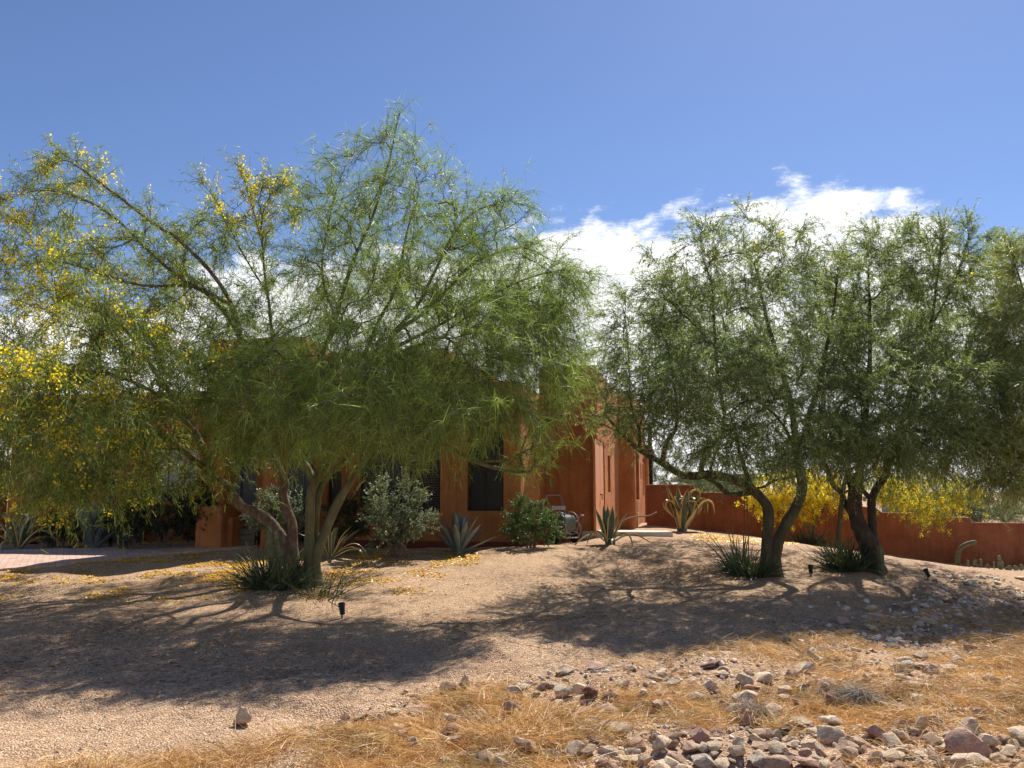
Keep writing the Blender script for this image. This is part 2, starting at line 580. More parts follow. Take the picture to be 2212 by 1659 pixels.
class Skeleton:
    def __init__(self):
        self.p, self.par, self.dir, self.rl, self.trunk = [], [], [], [], []

    def add(self, p, par, d, rl=0.0, trunk=False):
        self.p.append(np.asarray(p, float)); self.par.append(par); self.dir.append(d); self.rl.append(rl); self.trunk.append(trunk)
        return len(self.p) - 1

    def limb(self, pts, r0, r1, attach=False, trunk=False, step=.12, rng=None, wig=0.0):
        c = catmull(pts, step)
        if wig and rng is not None:
            w = rng.normal(0, 1, (len(c), 3))
            for _ in range(3):
                w[1:-1] = (w[:-2] + w[1:-1] + w[2:]) / 3
            w[0] = 0
            c = c + w * wig
        r = np.linspace(1, 0, len(c)) ** 0.8 * (r0 - r1) + r1
        prev = -1
        st = 0
        if attach and self.p:
            dd = np.linalg.norm(np.array(self.p) - c[0], axis=1)
            prev = int(np.argmin(dd))
        for i in range(st, len(c)):
            d = nrm(c[min(i + 1, len(c) - 1)] - c[max(i - 1, 0)])
            prev = self.add(c[i], prev, d, r[i], trunk)
        return c, r

    def grow(self, targets, rng, step=.16, arch=.15, back=1.0, jit=.018, minr=0.0):
        pos = np.array(self.p)
        dmin = np.array([np.min(np.linalg.norm(pos - t, axis=1)) for t in targets])
        cap = len(self.p) + len(targets) * 40
        buf = np.zeros((cap, 3)); dbuf = np.zeros((cap, 3))
        n = len(self.p)
        buf[:n] = pos; dbuf[:n] = np.array(self.dir)
        for ti in np.argsort(dmin):
            t = targets[ti]
            v = t - buf[:n]
            L = np.linalg.norm(v, axis=1) + 1e-6
            cos = (v * dbuf[:n]).sum(1) / L
            cost = L * (1 + back * 0.5 * (1 - cos))
            i = int(np.argmin(cost))
            l = L[i]
            if l < 0.1:
                continue
            b = buf[i]
            e1 = b + dbuf[i] * l * .38 + np.array([0, 0, arch * l * .5])
            hv = v[i].copy(); hv[2] = 0
            e2 = t - nrm(v[i]) * l * .3 + np.array([0, 0, arch * l])
            k = max(2, int(l / step) + 1)
            prev = i
            for s in np.linspace(0, 1, k + 1)[1:]:
                q = b * (1 - s) ** 3 + 3 * e1 * s * (1 - s) ** 2 + 3 * e2 * s * s * (1 - s) + t * s ** 3
                q = q + rng.normal(0, jit, 3)
                d = nrm(q - buf[prev])
                prev = self.add(q, prev, d)
                buf[n] = q; dbuf[n] = d; n += 1
        return self

    def radii(self, tip=.0035, expo=2.15):
        n = len(self.p)
        acc = np.zeros(n)
        haschild = np.zeros(n, bool)
        for i in range(n):
            if self.par[i] >= 0:
                haschild[self.par[i]] = True
        r = np.zeros(n)
        for i in range(n - 1, -1, -1):
            if not haschild[i]:
                acc[i] = tip ** expo
            r[i] = acc[i] ** (1 / expo)
            if self.par[i] >= 0:
                acc[self.par[i]] += acc[i]
        rl = np.array(self.rl)
        self.r = np.where(rl > 0, rl, r)
        # a grown branch is never thicker than what it springs from
        for i in range(n):
            if self.par[i] >= 0 and rl[i] == 0:
                self.r[i] = min(self.r[i], self.r[self.par[i]] * .92)
        return self.r

    def tubes(self, mb, rng, m=0):
        n = len(self.p)
        kids = [[] for _ in range(n)]
        for i in range(n):
            if self.par[i] >= 0:
                kids[self.par[i]].append(i)
        done = [False] * n
        starts = [i for i in range(n) if self.par[i] < 0]
        main = [max(k, key=lambda j: self.r[j]) if k else -1 for k in kids]
        for i in range(n):
            if self.par[i] >= 0 and main[self.par[i]] != i:
                starts.append(i)
        for s0 in starts:
            ch = [s0]
            while main[ch[-1]] >= 0:
                ch.append(main[ch[-1]])
            # split trunk pieces off: they are meshes of their own
            pts = []
            rad = []
            if self.par[s0] >= 0:
                pts.append(self.p[self.par[s0]]); rad.append(min(self.r[self.par[s0]], self.r[s0] * 1.15))
            for j in ch:
                if self.trunk[j]:
                    pts, rad = [self.p[j]], [self.r[j]]
                    continue
                pts.append(self.p[j]); rad.append(self.r[j])
            if len(pts) < 2:
                continue
            R = max(rad)
            mb.tube(np.array(pts), np.array(rad), 9 if R > .04 else 6 if R > .014 else 4, m, cap=R > .014, wob=.05 if R > .03 else 0, rng=rng)


def leafy(sk, rng, mb, n_twig, per, style, center, twig_m=1, leaf_m=0, max_r=.012, flowers=None, fl_n=0, fl_where=None, dens=None, node_r=None):
    """twigs on the thin branches, leaves on the twigs"""
    r = sk.r
    pos = np.array(sk.p); dr = np.array(sk.dir)
    ok = np.where((r < max_r) & (~np.array(sk.trunk)))[0]
    w = np.ones(len(ok))
    if dens is not None:
        w = dens(pos[ok])
    w = w / w.sum()
    idx = rng.choice(ok, n_twig, p=w)
    base = pos[idx] + rng.normal(0, .02, (n_twig, 3))
    outw = pos[idx] - center
    outw[:, 2] *= .6
    if style == 'weep':
        D = nrm(dr[idx] * .9 + nrm(outw) * .35 + rng.normal(0, .38, (n_twig, 3)) + [0, 0, .12])
        L = rng.uniform(.2, .6, n_twig); dro = rng.uniform(.05, .6, n_twig)
    else:
        D = nrm(dr[idx] * .9 + nrm(outw) * .3 + rng.normal(0, .42, (n_twig, 3)) + [0, 0, .22])
        L = rng.uniform(.2, .62, n_twig); dro = rng.uniform(.05, .6, n_twig)
    mb.ribbons(base, D, L, rng.uniform(.005, .009, n_twig), dro, 3, rng, twig_m)
    k = per
    t = rng.beta(1.6, 1.0, (n_twig, k))
    B = base[:, None] + D[:, None] * (L[:, None] * t)[..., None]
    B[..., 2] -= dro[:, None] * L[:, None] * t ** 2
    T = np.repeat(D[:, None], k, 1).copy()
    T[..., 2] -= 2 * dro[:, None] * t
    B = B.reshape(-1, 3); T = nrm(T.reshape(-1, 3))
    n = len(B)
    if style == 'weep':
        B = B.reshape(n_twig, k, 3)
        g = max(2, k // 5)
        pick = (np.arange(k) // 5) % g * 5
        B = B[:, pick].reshape(-1, 3) + rng.normal(0, .008, (n, 3))
        d = nrm(T * .5 + rng.normal(0, .8, (n, 3)))
        mb.ribbons(B, d, rng.uniform(.09, .30, n) * rng.uniform(.6, 1.1, n), rng.uniform(.0045, .009, n), rng.uniform(.0, .7, n), 3, rng, leaf_m)
    elif style == 'feather':
        d = nrm(T * .7 + rng.normal(0, .6, (n, 3)))
        mb.ribbons(B, d, rng.uniform(.025, .065, n), rng.uniform(.005, .0095, n), rng.uniform(0, .4, n), 1, rng, leaf_m, 'flat')
    elif style == 'fine':
        d = nrm(T * .7 + rng.normal(0, .6, (n, 3)))
        mb.ribbons(B, d, rng.uniform(.04, .12, n), rng.uniform(.005, .009, n), rng.uniform(0, .5, n), 1, rng, leaf_m, 'flat')
    if flowers is not None and fl_n:
        tips = base + D * L[:, None] * rng.uniform(.5, 1, (n_twig, 1))
        tips[:, 2] -= dro * L * .6
        wt = np.ones(n_twig) if fl_where is None else fl_where(tips)
        ci = rng.choice(n_twig, fl_n, p=wt / wt.sum())
        per_c = rng.integers(5, 18, fl_n)
        cen = np.repeat(tips[ci], per_c, 0)
        cen = cen + rng.normal(0, 1, cen.shape) * np.array([.036, .036, .045])
        n2 = len(cen)
        d = nrm(rng.normal(0, 1, (n2, 3)))
        sz = rng.uniform(.012, .028, n2)
        flowers.ribbons(cen - d * sz[:, None] * .5, d, sz, sz * 1.0, np.zeros(n2), 1, rng, 0, 'flat')


def trunk_mesh(parent, pts, r0, r1, mat, rng, flare=1.0, knots=0, sides=14, down=.1):
    c = catmull(pts, .05)
    s = np.linspace(0, 1, len(c))
    r = (1 - s) ** .8 * (r0 - r1) + r1
    h = np.concatenate([[0], np.cumsum(np.linalg.norm(np.diff(c, axis=0), axis=1))])
    r = r * (1 + (flare - 1) * np.exp(-h / .16))
    c[0, 2] -= down
    r = r * (1 + .035 * np.sin(h * 9 + r0 * 50) + .02 * rng.normal(0, 1, len(c)))
    mb = MB().tube(c, r, sides, 0, wob=.018, rng=rng)
    return mb.build('trunk', mat, parent, smooth=True)


def part_knot(parent, p, r, mat, d):
    mb = MB()
    d = nrm(np.array(d, float))
    mb.tube(np.array([p - d * .03, p + d * .02, p + d * .035]), [r * 1.25, r, r * .45], 10)
    return mb.build('knot', mat, parent, smooth=True)


def make_tree(name, label, cat, base, trunks, limbs, blobs, style, mats, seed, n_twig, per, group=None, tip=.0035, arch=.15,
              flowers=None, center=None, max_r=.012, dens=None, step=.16, back=1.0, trunk_step=.12):
    """trunks / limbs: (world points, r0, r1, bark material, flare)"""
    rng = np.random.default_rng(seed)
    root = thing(name, base, label, cat, group)
    base = np.asarray(base, float)
    sk = Skeleton()
    for t in trunks:
        trunk_mesh(root, t[0] - base, t[1], t[2], t[3], rng, t[4] if len(t) > 4 else 1.2)
        sk.limb(t[0], t[1], t[2], trunk=True, step=trunk_step)
    bark = trunks[0][3]
    for l in limbs:
        sk.limb(l[0], l[1], l[2], attach=True, rng=rng, wig=.015)
    tg = np.vstack([sample_blob(rng, b[:6], b[6]) for b in blobs])
    sk.grow(tg, rng, arch=arch, step=step, back=back)
    sk.radii(tip)
    mb = MB()
    sk.tubes(mb, rng)
    mb.v = [v - base for v in mb.v]
    mb.build('branches', bark, root, smooth=True)
    cr = MB()
    fl = MB() if flowers else None
    cen = np.mean(tg, axis=0) if center is None else center
    leafy(sk, rng, cr, n_twig, per, style, cen, 1, 0, max_r, fl, flowers['n'] if flowers else 0, flowers.get('where') if flowers else None, dens)
    cr.v = [v - base for v in cr.v]
    cr.build('crown', mats, root)
    if fl is not None:
        fl.v = [v - base for v in fl.v]
        fl.build('blossoms', M['petal'], root)
    return root, sk


def z2(lst, Y):  # readings taken on an enlargement of the middle trunk
    return pts_px([(186.7 + .11573 * t[0], 400 + .11573 * t[1]) + tuple(t[2:]) for t in lst], Y)


def z4(lst, Y):
    return pts_px([(613.3 + .11576 * t[0], 400 + .11576 * t[1]) + tuple(t[2:]) for t in lst], Y)


def z5(lst, Y):
    return pts_px([(810.7 + .11252 * t[0], 426.7 + .11252 * t[1]) + tuple(t[2:]) for t in lst], Y)


def z8(lst, Y):
    return pts_px([(.27005 * t[0], 133.3 + .27005 * t[1]) + tuple(t[2:]) for t in lst], Y)


# --- green weeping tree in the middle left
YB = 12.0
baseB = on(310, YB)
tb = [(np.vstack([[baseB], z2([(1060, 1400), (1065, 1000), (1075, 800), (1105, 715)], YB)]), .076, .062, M['bark_green'], 1.9),
      (np.vstack([[baseB + [.06, .12, 0]], z2([(1110, 1380, .1), (1120, 1000, .15), (1165, 740, .15), (1280, 600, .1), (1400, 520, 0)], YB)]), .054, .04, M['bark_green'], 1.3),
      (np.vstack([[baseB + [.10, .0, 0]], z2([(1110, 1400), (1180, 1180), (1290, 920), (1400, 720), (1520, 540)], YB)]), .076, .052, M['bark_green'], 1.5)]
lb = [(z2([(1105, 715), (1040, 580), (980, 450), (960, 280), (1000, 60)], YB), .062, .045),
      (z2([(1105, 715), (1180, 600), (1245, 470), (1290, 300), (1300, 60)], YB), .058, .04),
      (np.vstack([z2([(1520, 540), (1640, 380)], YB), pts_px([(384, 415), (388, 370), (392, 335)], YB)]), .055, .04),
      (pts_px([(302, 405), (318, 365), (335, 320), (351, 268), (370, 222), (386, 174), (392, 150), (397, 118)], YB), .04, .006),
      (pts_px([(337, 405), (362, 360), (381, 317), (397, 285), (405, 241), (418, 195)], YB), .038, .006),
      (pts_px([(392, 335), (420, 300), (450, 240), (474, 212), (508, 200)], YB), .034, .005),
      (pts_px([(392, 335), (432, 305), (472, 265), (520, 248), (555, 262)], YB, ), .034, .005),
      (pts_px([(390, 350), (440, 325), (500, 290), (560, 270), (588, 274)], YB - .4), .03, .004),
      (pts_px([(335, 320), (322, 270), (330, 215), (345, 165)], YB + .5), .022, .004),
      (pts_px([(388, 370, 0), (420, 345, -.8), (450, 340, -1.5), (475, 380, -2.0)], YB), .028, .005),
      (pts_px([(318, 365, 0), (335, 330, -.8), (345, 325, -1.5), (350, 370, -2.0)], YB), .028, .005),
      (pts_px([(302, 405, 0), (285, 360, -.7), (262, 350, -1.3), (240, 385, -1.7)], YB), .026, .005),
      (pts_px([(372, 445, 0), (400, 438, -.3), (440, 443, -.5), (479, 462.7, -.6), (510, 470, -.6), (531, 470.5, -.6)], YB), .045, .02),
      (pts_px([(479, 462.7), (500, 461), (510, 458), (532, 448), (555, 441)], YB - .6), .022, .005),
      (pts_px([(531, 470.5), (535, 460), (532, 447), (540, 425)], YB - .6), .016, .004),
      (pts_px([(524, 470), (520, 455), (530, 430), (545, 405)], YB - .6), .016, .004)]
bb = [(400, 240, 12, 95, 85, 1.7, 150), (490, 295, 11.8, 85, 75, 1.8, 130), (395, 395, 10.4, 175, 52, 1.3, 120), (280, 390, 10.8, 90, 62, 1.4, 55), (420, 330, 10.6, 150, 60, 1.2, 80), (330, 240, 12.4, 60, 70, 1.2, 50), (380, 400, 9.6, 130, 45, .8, 40), (530, 330, 11, 50, 60, 1.2, 40),
      (388, 165, 12, 40, 42, .8, 34), (565, 285, 11.8, 34, 30, .7, 22), (450, 225, 12, 70, 40, 1.1, 60), (530, 275, 11.8, 60, 45, 1.1, 50), (340, 200, 12.2, 40, 50, .9, 30), (525, 345, 12, 52, 55, 1.2, 46), (552, 340, 11.4, 30, 45, .9, 14), (500, 410, 11.2, 60, 24, .9, 16), (370, 330, 13.3, 170, 85, 1.1, 60), (300, 300, 12, 70, 70, 1.4, 40),
      (450, 402, 11.0, 80, 26, 1.0, 40), (320, 420, 10.9, 90, 24, 1.0, 45), (508, 210, 12, 26, 22, .6, 10), (575, 280, 11.6, 24, 20, .5, 8), (420, 300, 15.8, 120, 70, .9, 90), (440, 350, 10.2, 120, 50, .8, 40), (390, 320, 15.0, 140, 90, 1.0, 60)]


def densB(p):
    _, y = proj(p)
    return 0.8 + .7 * np.clip((y - 250) / 130, 0, 1)


make_tree('palo_verde_tree', 'tall green weeping palo verde with three smooth green trunks in the gravel yard', 'tree', baseB, tb, lb, bb, 'weep',
          [M['leaf_green'], M['twig']], 11, 10200, 12, arch=.22, dens=densB, tip=.0052, max_r=.02, group=None)

# --- yellow flowering tree leaning left from the same mound
YA = 12.5
baseA = on(291, YA)
ta = [(np.vstack([[baseA], z2([(860, 1280), (740, 1080), (600, 970), (470, 920), (390, 810), (330, 730), (225, 680)], YA)]), .095, .062, M['bark_brown'], 1.3),
      (np.vstack([[baseA + [.05, .05, 0]], z2([(915, 1280), (912, 1080), (868, 960), (832, 800), (852, 720), (800, 610), (740, 500), (670, 410)], YA)]), .084, .055, M['bark_brown'], 1.3)]
la = [(pts_px([(213, 478.7), (190, 455), (150, 430), (100, 410), (50, 400)], YA), .06, .02),
      (pts_px([(213, 478.7), (195, 430), (160, 380), (116, 320), (60, 300)], YA), .05, .01),
      (pts_px([(264, 447), (250, 400), (232, 306), (189, 249), (151, 222), (89, 174), (62, 160), (40, 175)], YA), .048, .004),
      (pts_px([(250, 400), (240, 340), (200, 290), (135, 284), (60, 262), (10, 265)], YA), .035, .005),
      (pts_px([(264, 447), (272, 380), (270, 309), (264, 263), (262, 217), (278, 180)], YA + .5), .036, .005),
      (pts_px([(266, 290), (240, 249), (216, 201), (202, 183)], YA + .5), .018, .004),
      (pts_px([(264, 250), (250, 200), (240, 165)], YA + .5), .013, .004),
      (pts_px([(232, 306), (170, 270), (110, 215), (50, 190), (5, 200)], YA - .4), .026, .004),
      (pts_px([(195, 430, 0), (150, 390, -1), (80, 370, -1.6), (0, 380, -2)], YA), .036, .006),
      (pts_px([(100, 410), (40, 370), (-30, 340), (-90, 340)], YA), .03, .006)]
ba = [(150, 285, 12.5, 120, 85, 1.7, 75), (60, 300, 12, 85, 105, 1.8, 75), (60, 430, 11.5, 105, 66, 1.5, 95), (180, 430, 12, 85, 62, 1.5, 60), (100, 480, 11.4, 110, 22, 1.0, 40),
      (270, 200, 13, 32, 34, .6, 16), (218, 225, 13, 24, 38, .6, 12), (30, 215, 12.3, 50, 32, .9, 18), (-60, 330, 12, 80, 110, 1.7, 50), (75, 175, 12.5, 50, 18, .7, 12),
      (120, 370, 10.4, 130, 70, 1.2, 80), (60, 400, 9.4, 110, 60, .9, 44), (200, 340, 12, 60, 60, 1.2, 40), (150, 320, 15.2, 120, 90, 1.2, 60), (-40, 440, 11.6, 60, 50, 1.2, 25)]


def flA(p):
    x, y = proj(p)
    w = np.clip((210 - x) / 130, 0.03, 1.3) * (0.55 + .45 * np.clip((y - 150) / 150, 0, 1))
    w = np.where((x > 200) & (x < 300) & (y < 235), .8, w)
    w = w * (vnoise(p[:, 0], p[:, 2], 1.4, 5) > -.1) * np.where(y > 390, .55, 1)
    return w


make_tree('palo_verde_tree', 'leaning brown-barked palo verde covered in yellow blossom, left of the green weeping tree', 'tree', baseA, ta, la, ba, 'fine',
          [M['leaf_gold'], M['twig']], 23, 10000, 12, arch=.3, tip=.0048, max_r=.026, flowers={'n': 2400, 'where': flA})

# --- two trunked tree right of centre
YC = 14.0
baseC = on(770, YC)
tcn = [(np.vstack([[baseC + [.06, 0, 0]], z4([(1390, 1350), (1440, 1180), (1500, 1060), (1580, 920), (1630, 780), (1620, 640), (1590, 480)], YC)]), .105, .07, M['bark_olive'], 1.7),
       (np.vstack([[baseC + [-.03, 0, 0]], z4([(1330, 1350), (1330, 1200), (1340, 1000), (1320, 900), (1240, 810), (1120, 720), (950, 660), (800, 640)], YC)]), .098, .07, M['bark_olive'], 1.5)]
lc = [(z4([(800, 640), (650, 650), (560, 630), (430, 550), (300, 480), (180, 400), (60, 280), (-60, 150)], YC), .075, .02),
      (z4([(430, 550), (440, 450), (480, 340), (550, 260), (560, 100)], YC), .045, .02),
      (z4([(760, 610), (800, 480), (850, 380), (930, 300), (960, 120)], YC), .05, .022),
      (z4([(840, 600), (880, 480), (920, 370)], YC), .022, .012),
      (z4([(230, 420), (225, 250), (180, 130), (150, 0)], YC), .034, .014),
      (z4([(225, 230), (290, 30), (340, -120)], YC), .02, .008),
      (z4([(1180, 700), (1130, 560), (1080, 430), (1040, 250)], YC), .042, .02),
      (z4([(1200, 800), (1000, 810), (920, 740), (800, 650)], YC + .1), .045, .04),
      (z4([(1560, 665), (1400, 690), (1300, 750), (1240, 770)], YC), .026, .02),
      (z4([(60, 280), (-40, 230), (-120, 200)], YC), .016, .005),
      (pts_px([(797, 456), (790, 400), (770, 330), (755, 265)], YC), .06, .008),
      (pts_px([(797, 456), (815, 400), (830, 330), (838, 265)], YC), .055, .008),
      (pts_px([(724, 412), (715, 350), (712, 290), (700, 250)], YC), .035, .006),
      (pts_px([(790, 400), (740, 370), (690, 320), (660, 290)], YC - .6), .03, .005),
      (pts_px([(678, 410), (668, 350), (650, 310)], YC + .4), .025, .005),
      (pts_px([(631, 400), (628, 350), (625, 300)], YC), .014, .004),
      (pts_px([(797, 456, 0), (780, 420, -.9), (750, 400, -1.6), (720, 420, -2)], YC), .034, .006),
      (pts_px([(797, 456, 0), (815, 430, -.9), (825, 415, -1.5)], YC), .03, .006)]
bc = [(730, 320, 14, 82, 95, 1.9, 105), (655, 370, 14, 45, 70, 1.2, 50), (790, 330, 13.5, 72, 92, 1.7, 95), (705, 392, 12.7, 85, 40, 1.1, 75),
      (800, 425, 12.7, 75, 45, 1.1, 70), (628, 330, 14.2, 30, 40, .7, 16), (622, 400, 14.2, 20, 32, .6, 10), (735, 245, 14, 44, 26, .9, 20),
      (815, 255, 14, 44, 32, .9, 22), (690, 270, 14, 40, 36, 1, 22), (640, 420, 13.8, 34, 18, .6, 10), (700, 432, 13.7, 60, 12, .8, 14), (740, 440, 15.2, 80, 36, .7, 30), (730, 380, 11.9, 90, 55, .8, 60), (760, 445, 12.6, 90, 24, .8, 50), (840, 400, 14, 40, 60, 1, 40), (700, 350, 15.3, 90, 80, .9, 50), (640, 380, 12.4, 50, 40, .7, 20), (720, 350, 17.2, 90, 85, 1.1, 70), (720, 370, 19.2, 75, 65, 1.0, 60), (720, 340, 20.5, 85, 60, 1.0, 55), (612, 350, 14, 22, 50, .7, 26), (760, 300, 14, 90, 70, 1.4, 40), (660, 300, 14, 34, 40, .8, 26), (675, 340, 18, 45, 60, 1.2, 45), (700, 226, 14, 8, 8, .3, 4), (744, 216, 14, 6, 8, .3, 4), (768, 226, 14, 8, 8, .3, 4), (655, 258, 14, 6, 8, .3, 3), (620, 290, 14, 6, 8, .3, 3), (800, 232, 14, 8, 8, .3, 4), (660, 425, 13.4, 45, 14, .7, 12), (800, 452, 13.4, 60, 16, .8, 30)]
flC = lambda p: (proj(p)[1] < 290) * (vnoise(p[:, 0], p[:, 2], 2.1, 8) > .05) + .02
make_tree('desert_tree', 'broad grey-green tree forking into two curved trunks, standing nearest the garden wall corner', 'tree', baseC, tcn, lc, bc, 'feather',
          [M['leaf_grey'], M['twig']], 37, 12800, 21, arch=.12, tip=.0045, max_r=.018, flowers={'n': 34, 'where': flC})

# --- dark trunked tree further right
YD = 15.0
baseD = on(873.5, YD)
td = [(np.vstack([[baseD], z5([(520, 1100), (480, 980), (420, 850), (390, 700), (400, 560), (430, 420)], YD)]), .165, .10, M['bark_dark'], 1.55),
      (np.vstack([[baseD + [.1, .08, 0]], z5([(565, 1050), (545, 800), (545, 645), (600, 520), (660, 440), (700, 300)], YD)]), .085, .06, M['bark_dark'], 1.5),
      (np.vstack([[baseD + [-.03, .06, 0]], z5([(500, 1060, .1), (450, 920, .1), (370, 780, .1), (305, 690, .1), (280, 600, .1), (200, 520, .1)], YD)]), .07, .045, M['bark_dark'], 1.3)]
ld = [(z5([(545, 645), (500, 600), (460, 550), (440, 450)], YD), .05, .03),
      (z5([(395, 620), (350, 500), (330, 380)], YD), .07, .05),
      (pts_px([(859, 474), (865, 420), (870, 340), (868, 260)], YD), .07, .008),
      (pts_px([(889, 460), (905, 410), (930, 330), (942, 240)], YD), .06, .006),
      (pts_px([(900, 430), (940, 400), (985, 360), (1000, 300)], YD - .3), .045, .006),
      (pts_px([(900, 430), (960, 430), (1010, 420), (1050, 400)], YD - .3), .04, .006),
      (pts_px([(833, 485), (820, 440), (825, 380)], YD), .04, .01),
      (pts_px([(930, 330), (955, 280), (970, 235)], YD), .022, .004),
      (pts_px([(868, 400, 0), (880, 400, -1), (900, 420, -1.8)], YD), .04, .006),
      (pts_px([(868, 400, 0), (845, 400, -1), (830, 430, -1.8)], YD), .036, .006)]
bd = [(885, 320, 15, 72, 90, 1.9, 100), (945, 320, 15, 70, 88, 1.8, 90), (905, 420, 13.8, 100, 42, 1.3, 95), (985, 400, 14.5, 60, 62, 1.5, 60),
      (932, 240, 15, 26, 22, .7, 10), (866, 248, 15, 30, 26, .8, 14), (850, 440, 14.2, 55, 34, 1.0, 34), (900, 440, 16.2, 100, 34, .8, 30), (960, 255, 15, 30, 24, .8, 12), (920, 390, 12.6, 90, 55, .9, 60), (850, 350, 14.6, 40, 70, 1.2, 40), (930, 450, 14, 80, 22, 1, 40), (1000, 350, 14.6, 40, 60, 1.2, 40), (960, 440, 12.8, 60, 25, .8, 30), (900, 350, 18, 100, 85, 1.2, 70), (880, 340, 20.5, 100, 65, 1.1, 55), (850, 290, 15, 40, 40, 1.0, 22), (905, 260, 15, 50, 35, 1.0, 30), (866, 234, 15, 6, 8, .3, 4), (905, 232, 15, 6, 8, .3, 4), (944, 222, 15, 5, 8, .3, 4), (968, 228, 15, 5, 8, .3, 4), (988, 242, 15, 6, 8, .3, 4), (1006, 248, 15, 5, 8, .3, 3), (980, 300, 15, 40, 50, 1.0, 36), (990, 440, 13.6, 50, 26, .9, 36), (870, 455, 13.8, 60, 16, .8, 30)]
flD = lambda p: (proj(p)[1] < 290) * (vnoise(p[:, 0], p[:, 2], 2.1, 9) > .0) + .02
make_tree('desert_tree', 'thick dark-trunked tree with a dense grey-green crown, right of the two-trunked tree', 'tree', baseD, td, ld, bd, 'feather',
          [M['leaf_grey'], M['twig']], 41, 14500, 22, arch=.12, tip=.0045, max_r=.018, flowers={'n': 26, 'where': flD})

# --- tree whose trunk stands beyond the right edge
YE = 13.5
baseE = on(1115, YE)
te = [(np.vstack([[baseE], pts_px([(1112, 540), (1102, 480), (1090, 420)], YE)]), .12, .07, M['bark_dark'], 1.3)]
le = [(pts_px([(1090, 420), (1060, 370), (1030, 310), (1008, 245)], YE), .045, .004),
      (pts_px([(1095, 450), (1050, 440), (1010, 465), (985, 478)], YE), .03, .004),
      (pts_px([(1090, 420), (1050, 400), (1000, 400)], YE), .035, .004),
      (pts_px([(1100, 470), (1060, 470), (1025, 490)], YE), .024, .004),
      (pts_px([(1060, 370), (1035, 350), (1012, 350)], YE), .02, .004),
      (pts_px([(1090, 420), (1110, 340), (1100, 270)], YE), .04, .004)]
be = [(1040, 320, 13.5, 42, 70, 1.2, 36), (1045, 400, 13.3, 48, 55, 1.2, 42), (1012, 258, 13.5, 16, 26, .5, 10), (1020, 470, 13.3, 34, 22, .8, 24), (1100, 340, 13.5, 60, 90, 1.4, 30), (1060, 400, 11.8, 60, 60, .9, 24), (1015, 330, 13.6, 20, 50, .7, 16)]
make_tree('desert_tree', 'loose pale green tree reaching in from beyond the right edge, its trunk out of view', 'tree', baseE, te, le, be, 'fine',
          [M['leaf_light'], M['twig']], 43, 3800, 18, arch=.12, flowers={'n': 60}, center=P(1090, 400, YE))

# --- small tree in full yellow bloom in front of the garden wall
YF = wall_Y(811) - 1.2
baseF = on(811, YF)
tf = [(np.vstack([[baseF], pts_px([(811, 534), (804, 520), (797, 508)], YF)]), .055, .035, M['bark_green'], 1.2),
      (np.vstack([[baseF + [.04, 0, 0]], pts_px([(813, 534), (816, 520), (822, 512), (826, 502)], YF)]), .045, .03, M['bark_green'], 1.2)]
lf = [(pts_px([(816, 520), (812, 510), (809, 498)], YF), .022, .012), (pts_px([(797, 508), (786, 500), (775, 492)], YF), .022, .012),
      (pts_px([(804, 520), (800, 506), (803, 494)], YF), .022, .012)]
bf = [(800, 490, YF, 40, 17, 1.0, 60), (775, 500, YF - .3, 22, 12, .6, 16), (826, 497, YF, 22, 12, .7, 20), (790, 505, YF - .6, 26, 8, .4, 14)]
make_tree('palo_verde_tree', 'small round palo verde in solid yellow bloom in front of the garden wall', 'tree', baseF, tf, lf, bf, 'fine',
          [M['leaf_gold'], M['twig']], 47, 1300, 6, flowers={'n': 4200}, tip=.003)

YG = wall_Y(840) - 2.6
baseG = on(838, YG)
tg_ = [(np.vstack([[baseG], pts_px([(839, 530), (841, 510), (843, 490), (848, 470)], YG)]), .075, .05, M['bark_olive'], 1.2)]
lg = [(pts_px([(842, 495), (870, 478), (900, 474), (930, 482)], YG), .035, .008), (pts_px([(848, 470), (880, 460), (925, 462), (960, 480)], YG), .035, .006)]
bg = [(918, 488, YG, 45, 20, 1.1, 55), (955, 490, YG, 24, 16, .7, 20), (885, 482, YG + .5, 34, 16, .8, 22), (925, 510, YG - .3, 18, 11, .5, 12)]
flG = lambda p: np.where(proj(p)[1] > 480, 1.0, .25)
make_tree('palo_verde_tree', 'half-flowering palo verde trailing yellow sprays over the wall, seen behind the dark trunks', 'tree', baseG, tg_, lg, bg, 'fine',
          [M['leaf_gold'], M['twig']], 53, 1500, 11, flowers={'n': 1700, 'where': flG}, arch=.2)

# --- trees and bushes beyond the garden wall
def far_tree(name, label, cat, px, Y, blobs, mats, seed, n_twig, per, style='feather', flowers=None, rtrunk=.12, scale=1.0, group=None, bark='bark_dark'):
    b = on(px, Y)
    top = P(px, np.mean([x[1] for x in blobs]) + 6, Y)
    t = [(np.vstack([[b], [b * .5 + top * .5 + [.1, 0, 0]], [top]]), rtrunk, rtrunk * .5, M[bark], 1.2)]
    return make_tree(name, label, cat, b, t, [], blobs, style, mats, seed, n_twig, per, flowers=flowers, tip=.006, step=.4, max_r=.03, group=group)


